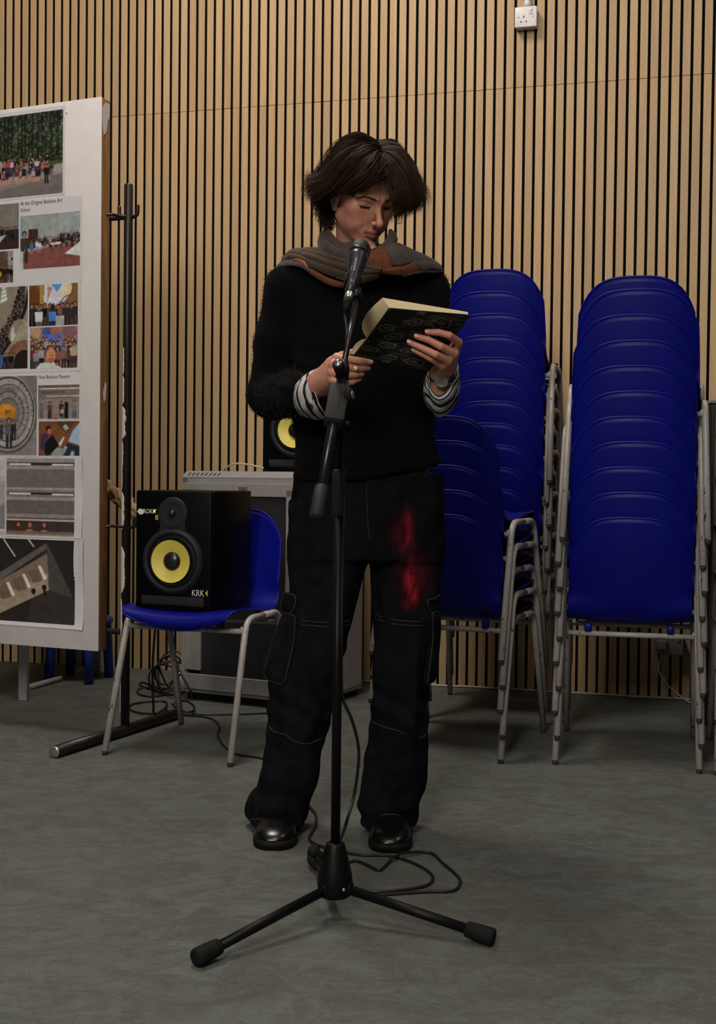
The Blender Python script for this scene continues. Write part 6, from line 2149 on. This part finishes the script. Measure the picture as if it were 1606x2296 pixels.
# ------------------------------------------------------------------ hair
m = N('dark_brown_hair', 0.55, spec=0.14)
at = m.attr()
m.base(at)
HAIRM = m.m
r = np.random.default_rng(12)
# guide strands: photo pixel and distance of points along each, from the parting outwards
LEFT = [[(866, 356, 2.975), (862, 378, 2.955), (857, 394, 2.955), (849, 406, 2.958), (838, 414, 2.960)],
        [(862, 350, 2.980), (852, 376, 2.953), (840, 397, 2.953), (826, 411, 2.958), (810, 421, 2.966)],
        [(860, 345, 2.985), (840, 370, 2.953), (818, 398, 2.952), (796, 420, 2.965), (776, 437, 2.985)],
        [(857, 338, 3.000), (825, 355, 2.962), (795, 385, 2.955), (772, 416, 2.972), (754, 440, 3.00), (742, 452, 3.02)],
        [(854, 332, 3.010), (815, 340, 2.975), (780, 365, 2.965), (752, 402, 2.98), (727, 430, 3.00), (708, 441, 3.02), (696, 436, 3.03)],
        [(850, 326, 3.020), (805, 326, 2.990), (768, 346, 2.985), (740, 384, 2.995), (714, 412, 3.01), (692, 425, 3.02), (683, 416, 3.02)],
        [(847, 321, 3.040), (800, 316, 3.020), (762, 334, 3.020), (736, 368, 3.03), (712, 396, 3.04), (693, 403, 3.04), (684, 392, 3.03)],
        [(845, 317, 3.070), (800, 310, 3.060), (758, 329, 3.070), (731, 367, 3.08), (712, 404, 3.09), (702, 434, 3.10), (706, 456, 3.10)],
        [(843, 315, 3.100), (798, 311, 3.120), (756, 337, 3.140), (731, 378, 3.15), (718, 424, 3.15), (713, 462, 3.14), (709, 484, 3.13)],
        [(842, 316, 3.130), (797, 314, 3.160), (760, 345, 3.185), (738, 392, 3.18), (728, 440, 3.165), (720, 478, 3.15), (716, 492, 3.14), (722, 503, 3.13)],
        [(840, 318, 3.150), (797, 322, 3.190), (765, 358, 3.205), (745, 405, 3.19), (734, 455, 3.165), (727, 488, 3.145), (728, 504, 3.13), (738, 506, 3.12)],
        [(800, 360, 3.205), (768, 395, 3.19), (748, 440, 3.15), (740, 475, 3.12), (738, 500, 3.10), (744, 518, 3.10)],
        [(775, 400, 3.150), (755, 432, 3.115), (742, 458, 3.09), (738, 482, 3.08), (743, 506, 3.08), (751, 522, 3.09)]]
RIGHT = [[(868, 358, 2.972), (876, 384, 2.948), (883, 414, 2.943), (889, 445, 2.950), (888, 468, 2.960), (881, 484, 2.965)],
         [(864, 348, 2.982), (882, 372, 2.952), (898, 408, 2.943), (907, 443, 2.950), (904, 472, 2.965), (893, 484, 2.970)],
         [(861, 340, 2.995), (888, 361, 2.966), (909, 399, 2.957), (922, 438, 2.965), (920, 468, 2.980), (906, 483, 2.985)],
         [(858, 334, 3.010), (890, 347, 2.990), (915, 384, 2.985), (932, 424, 2.990), (935, 455, 3.000), (922, 478, 3.005)],
         [(853, 326, 3.030), (886, 333, 3.020), (914, 366, 3.020), (934, 408, 3.020), (943, 438, 3.020), (934, 465, 3.020), (921, 474, 3.020)],
         [(849, 320, 3.060), (880, 324, 3.060), (908, 354, 3.070), (928, 395, 3.070), (938, 430, 3.070), (930, 462, 3.060), (918, 472, 3.055)],
         [(846, 316, 3.100), (878, 321, 3.120), (902, 354, 3.140), (918, 400, 3.140), (923, 440, 3.130), (915, 470, 3.120)],
         [(843, 316, 3.140), (870, 329, 3.190), (890, 370, 3.200), (898, 420, 3.180), (890, 470, 3.150), (880, 500, 3.130)],
         [(841, 318, 3.160), (850, 345, 3.225), (850, 400, 3.235), (845, 450, 3.21), (842, 490, 3.17), (838, 515, 3.16)],
         [(838, 318, 3.155), (815, 340, 3.220), (800, 390, 3.235), (795, 440, 3.21), (792, 490, 3.17), (790, 515, 3.16)]]
NP = 30
def guides(G):
    out = []
    for g in G:
        q, _ = resample([P(*a) for a in g], NP)
        out.append(q)
    return np.array(out)
for G_, dx in ((LEFT[:11], 5), (RIGHT[:8], -5)):
    for g in G_:
        x, y, Y = g[0]
        g.insert(0, (x + dx, y + 3, Y + .012))
GL, GR = guides(LEFT), guides(RIGHT)
T30 = np.linspace(0, 1, NP)
HCW = P(812, 420, 3.08)
locks = []
def strand(G, u, rad, cut, wave, ph, freq, fly=0.0, tip=(0, 0)):
    i = int(min(max(math.floor(u), 0), len(G) - 2))
    q = G[i] + (G[i + 1] - G[i]) * (u - i)
    out = q - HCW
    out /= np.linalg.norm(out, axis=1, keepdims=True)
    tan = np.gradient(q, axis=0)
    tan /= np.linalg.norm(tan, axis=1, keepdims=True)
    sid = np.cross(tan, out)
    k = smooth01(T30 / .25)[:, None]
    q = q + out * (rad[0] * k) + sid * (rad[1] * (0.4 + .6 * k))
    q = q + sid * (wave * np.sin(T30 * freq + ph) * T30)[:, None] + out * (wave * .7 * np.cos(T30 * freq * .8 + ph * 1.3) * T30)[:, None]
    if fly:
        q = q + out * (fly * T30 ** 2)[:, None] + sid * (fly * .5 * np.sin(T30 * 4 + ph) * T30)[:, None]
    big = .0055 * np.sin(T30 * 7.5 + 1.9 * u) * smooth01(T30 / .35)
    q = q + out * big[:, None] + sid * (.0045 * np.sin(T30 * 6.2 + 2.7 * u + 1) * smooth01(T30 / .35))[:, None]
    tl = np.clip((T30 - .66) / .34, 0, 1)
    w_ = tip[0] * tl ** 1.3
    q = q + out * (tip[1] * np.sin(w_))[:, None] + np.array([0, 0, 1.0]) * (tip[1] * (1 - np.cos(w_)))[:, None]
    n = max(8, int(NP * cut))
    return q[:n]
def emit(q, r0, bright, sides=5):
    t = np.linspace(0, 1, len(q))
    rr = r0 * (.5 + .5 * np.sin(np.pi * np.clip(t * .8 + .15, 0, 1))) * (1 - t ** 4) + .00015
    V, Fc = tube(q, rr, sides, caps=False, flat=.6)
    c = np.array([0.0310, 0.0160, 0.0088]) * bright
    locks.append((V, Fc, c * np.repeat(.8 + .45 * t, sides)[:, None]))
def clumps(G, n, per, depth, r0, wave=(.002, .006), spread=.007, cut=(.82, 1.0), ulo=0.0, uhi=None, fly=0.0, tip=(0, 0)):
    uhi = len(G) - 1 if uhi is None else uhi
    for _ in range(n):
        u0 = r.uniform(ulo, uhi)
        d0 = r.uniform(*depth)
        w0, p0, f0, c0 = r.uniform(*wave), r.uniform(0, 6.28), r.uniform(5, 9), r.uniform(*cut)
        br = r.uniform(.45, 1.45)
        tq = r.uniform(.4, 1.2)
        for _ in range(per):
            u = np.clip(u0 + r.normal() * .10, 0, len(G) - 1 - 1e-6)
            q = strand(G, u, (d0 + r.normal() * spread * .35, r.normal() * spread * .5), min(1.0, c0 + r.normal() * .04), w0, p0 + r.normal() * .25, f0, fly * r.uniform(.3, 1), (tip[0] * tq, tip[1]))
            # gather towards the clump's own centre line at the tip
            rq_ = r.uniform(*r0)
            emit(q[::2] if rq_ > .0018 else q, rq_, br * r.uniform(.8, 1.2), 5 if rq_ > .0014 else 3)
for G in (GL, GR):
    clumps(G, 70, 5, (-.030, -.012), (.0020, .0032), cut=(.92, 1.0))
    clumps(G, 120, 9, (-.012, .000), (.0009, .0017), (.003, .008), .008, (.90, 1.0))
    clumps(G, 110, 12, (-.004, .006), (.0006, .0011), (.004, .012), .009, (.88, 1.0))
    clumps(G, 45, 7, (.002, .010), (.0004, .0008), (.006, .014), .010, (.80, 1.0), fly=.008)
    clumps(G, 60, 2, (.0, .006), (.0003, .0005), (.004, .012), .010, (.8, 1.0), fly=.022)
clumps(GL, 80, 11, (-.016, .005), (.0007, .0014), (.004, .010), .010, (.93, 1.0), 4.0, 7.6, tip=(2.8, .012))
clumps(GR, 75, 11, (-.010, .005), (.0007, .0013), (.003, .009), .009, (.95, 1.0), 1.0, 5.5, tip=(-2.6, .011))
clumps(GL, 75, 11, (-.016, .004), (.0007, .0014), (.004, .011), .010, (.90, 1.0), 7.5, 12.0, tip=(3.4, .010))
clumps(GL, 40, 8, (-.012, .004), (.0010, .0018), (.002, .005), .010, (.90, 1.0), 10.5, 12.0)
# tight curls at the nape and below the right cheek, flicks on the left
def ringlet(x, y, Y, rad, turns, lead, r0=.0011):
    a = np.linspace(0, turns * 2 * math.pi, 28)
    c0 = P(x, y, Y)
    k = rad * np.linspace(1, .75, 28)
    q = c0 + np.stack([k * np.cos(a + 1.0), .006 * np.linspace(0, 1, 28), k * 1.1 * np.sin(a + 1.0)], -1)
    ld = spline([P(*p_) for p_ in lead] + [q[0]], 6)[:-1]
    for _ in range(5):
        o_ = r.normal(size=3) * .0022
        emit(np.concatenate([ld, q]) + o_ * np.linspace(.3, 1, len(ld) + 28)[:, None], r.uniform(.0005, r0), r.uniform(.7, 1.3))
for k in range(9):
    x, y = ((731, 503), (722, 498), (714, 488), (710, 474), (716, 462), (740, 512), (706, 452), (728, 486), (720, 476))[k]
    ringlet(x + r.uniform(-2, 2), y + r.uniform(-2, 2), 3.08, r.uniform(.007, .011), -r.uniform(.45, .95), [(x + 12, y - 46, 3.09), (x + 5, y - 20, 3.08)], .0012)
ringlet(895, 492, 2.965, .0095, .85, [(905, 455, 2.965), (901, 478, 2.965)], .0007)
ringlet(883, 488, 2.955, .0085, .5, [(889, 455, 2.95), (886, 474, 2.95)], .0006)
hv, hf, hc, n0 = [], [], [], 0
for V, Fc, c in locks:
    hv.append(V)
    hc.append(c)
    hf.append(np.array(Fc) + n0)
    n0 += len(V)
hair = obj('hair', np.concatenate(hv), np.concatenate(hf), HAIRM, person, col=np.concatenate(hc))
def cap_sdf(X, Y, Z):
    d = sd_ell(X, Y, Z, (0, -.014, .042), (.083, .103, .087))
    face = smax(sd_ell(X, Y, Z, (0.004, .115, .022), (.066, .074, .072)), -.02 - Y, .01)
    d = smax(d, -face, .012)
    d = smax(d, -.055 - Z + np.clip(-Y - .02, 0, None) * -.5, .02)
    d = smax(d, -sd_ell(np.abs(X), Y, Z, (.078, .022, -.03), (.03, .034, .045)), .01)
    return d + value_noise(X, Y, Z, 90.0, 5) * .0015
cV, cF = sdf_mesh(cap_sdf, (-.10, -.14, -.10), (.10, .12, .15), .004)
obj('hair_roots', to_world(cV), cF, HAIRM, hair, col=np.tile([0.011, 0.006, 0.0037], (len(cV), 1)))

# ------------------------------------------------------------------ the book
PAGE = plain('cream_paper', (0.60, 0.50, 0.285), 0.8, var=0.04, scale=60)
m = N('page_edges', 0.85)
pv = m.n('ShaderNodeUVMap')
mp = m.n('ShaderNodeMapping')
m.link(pv.outputs[0], mp.inputs['Vector'])
mp.inputs['Scale'].default_value = (1, 60, 1)
m.base(m.ramp(m.noise(mp.outputs[0], 3.0, 2), [(0.3, (0.50, 0.41, 0.225)), (0.7, (0.66, 0.56, 0.34))]))
PEDGE = m.m
m = N('book_cover', 0.6, spec=0.25)
m.base(m.attr())
m.bump(m.noise(m.coord('Object'), 600, 3), 0.15, 0.0006)
COVER = m.m
S_L, S_R = P(823, 760, 2.806), P(1004, 778, 2.846)
T_L, T_R = P(873.5, 691, 2.715), P(1053, 706, 2.748)
B_L, B_R = P(793, 797, 2.835), P(968, 833, 2.872)
book = thing('book', 'open notebook with a black flower-patterned cover and cream pages, held by the reader', 'book', tuple(S_L))
def cover_paint(w, h, seed):
    cv = Canvas(w, h, 1.3, (20, 20, 21))
    rr = random.Random(seed)
    ink = (158, 152, 138)
    def flower(x, y, R_):
        q = []
        for i in range(61):
            a = i / 60 * 2 * math.pi
            k = R_ * (.78 + .24 * abs(math.sin(2.5 * a)))
            q.append((x + k * math.cos(a) * 1.25, y + k * math.sin(a) * .8))
        cv.line(q, ink, .55, .8)
        for i in range(9):
            a = i * .7
            cv.line([(x + 2 * math.cos(a), y + 1.5 * math.sin(a)), (x + R_ * .42 * math.cos(a) * 1.2, y + R_ * .42 * math.sin(a) * .8)], ink, .35, .7)
    def wave(x, y, R_):
        for k in (1.0, .72, .45):
            a = np.linspace(rr.uniform(0, 3), rr.uniform(4.5, 6.2), 30)
            cv.line(np.c_[x + R_ * k * np.cos(a) * 1.5, y + R_ * k * np.sin(a) * .75], (92, 90, 86), .45, .8)
    for i in range(12):
        wave(rr.uniform(0, w), rr.uniform(0, h), rr.uniform(9, 18))
    for (fx_, fy_, R_) in ((.40, .30, 14), (.72, .28, 20), (.12, .55, 15), (.55, .70, 14), (.86, .68, 15), (.28, .82, 16)):
        flower(fx_ * w, fy_ * h, R_)
    for i in range(10):
        x, y, a = rr.uniform(0, w), rr.uniform(0, h), rr.uniform(0, 6)
        cv.line([(x, y), (x + 6 * math.cos(a), y + 5 * math.sin(a)), (x + 11 * math.cos(a + .4), y + 9 * math.sin(a + .4))], ink, .6, .7)
    for k in range(6):
        cv.line([(w * .36 + k * 3.4, 1), (w * .36 + k * 3.1 + 1, 9)], (170, 158, 130), .6, .8)
    return np.clip(lin(cv.a) * 1.05, 0, 1)
def board_of(name, a, b, c, d, seed, th=.0024):
    """a-b: spine edge, c-d: outer edge"""
    w_, h_ = 190, 110
    col = cover_paint(w_, h_, seed)
    nh, nw = col.shape[:2]
    s, t = np.meshgrid(np.linspace(1, 0, nh), np.linspace(0, 1, nw), indexing='ij')
    s, t = s[..., None], t[..., None]
    G = (a * (1 - t) + b * t) * (1 - s) + (c * (1 - t) + d * t) * s
    nr = np.cross(b - a, c - a)
    nr /= np.linalg.norm(nr)
    if nr[1] > 0:
        nr = -nr
    G = G + nr * (.0035 * np.sin(np.pi * s) )
    V1, F1 = sheet(G, th)
    cc_ = np.concatenate([col.reshape(-1, 3)] * 2)
    return obj(name, V1, F1, COVER, book, col=cc_), nr
_, n1 = board_of('cover', S_L, S_R, T_L, T_R, 3)
_, n2 = board_of('cover', S_L, S_R, B_L, B_R, 8)
# page blocks: upper block fans away from the cover, its left end bulging; lower one thin
def pages(a, b, c, d, nr, t0, t1, lean, bul, layers=9):
    rows = 12
    up_dir = (c - a) / np.linalg.norm(c - a)
    al = (b - a) / np.linalg.norm(b - a)
    L = []
    for k in range(layers):
        f = k / (layers - 1)
        off = -nr * (.0018 + t1 * f)
        s = np.linspace(0, 1, rows)
        ln, rn = [], []
        for q in s:
            e = off * (q ** .55) - nr * .0012
            fan = -al * (bul * math.sin(math.pi * q ** .75) * f) - al * lean * f * q + up_dir * (.004 * f * q)
            ln.append(a + (c - a) * q * .985 + e + fan)
            rn.append(b + (d - b) * q * .985 + e * np.array([1, 1, 1]) * .35 - al * .002)
        L.append((np.array(ln), np.array(rn)))
    # left end face, top face, facing page
    endf = np.array([l for l, _ in L])
    V1 = endf.reshape(-1, 3)
    uvA = np.stack(np.meshgrid(np.linspace(0, 1, layers), np.linspace(0, 1, rows), indexing='ij'), -1).reshape(-1, 2)[:, ::-1]
    nt = 16
    tt = np.linspace(0, 1, nt)[:, None]
    topf = np.array([l[-1] * (1 - tt) + r_[-1] * tt for l, r_ in L])
    uvB = np.stack(np.meshgrid(np.linspace(0, 1, layers), np.linspace(0, 1, nt), indexing='ij'), -1).reshape(-1, 2)[:, ::-1]
    rightf = np.array([r_ for _, r_ in L])
    vF = [V1, topf.reshape(-1, 3), rightf.reshape(-1, 3)]
    fF = [grid_quads(layers, rows), grid_quads(layers, nt) + len(V1), grid_quads(layers, rows) + len(V1) + layers * nt]
    obj('page_block', np.concatenate(vF), np.concatenate(fF), PEDGE, book, uv=np.concatenate([uvA, uvB, uvA]), smooth=False)
    l, r_ = L[-1]
    face = np.array([l * (1 - t_) + r_ * t_ for t_ in np.linspace(0, 1, 12)])
    obj('page', *sheet(face, .0003), PAGE, book)
pages(S_L, S_R, T_L, T_R, n1, 0, .022, .015, .022)
pages(S_L, S_R, B_L, B_R, n2, 0, .008, .003, .010, 6)
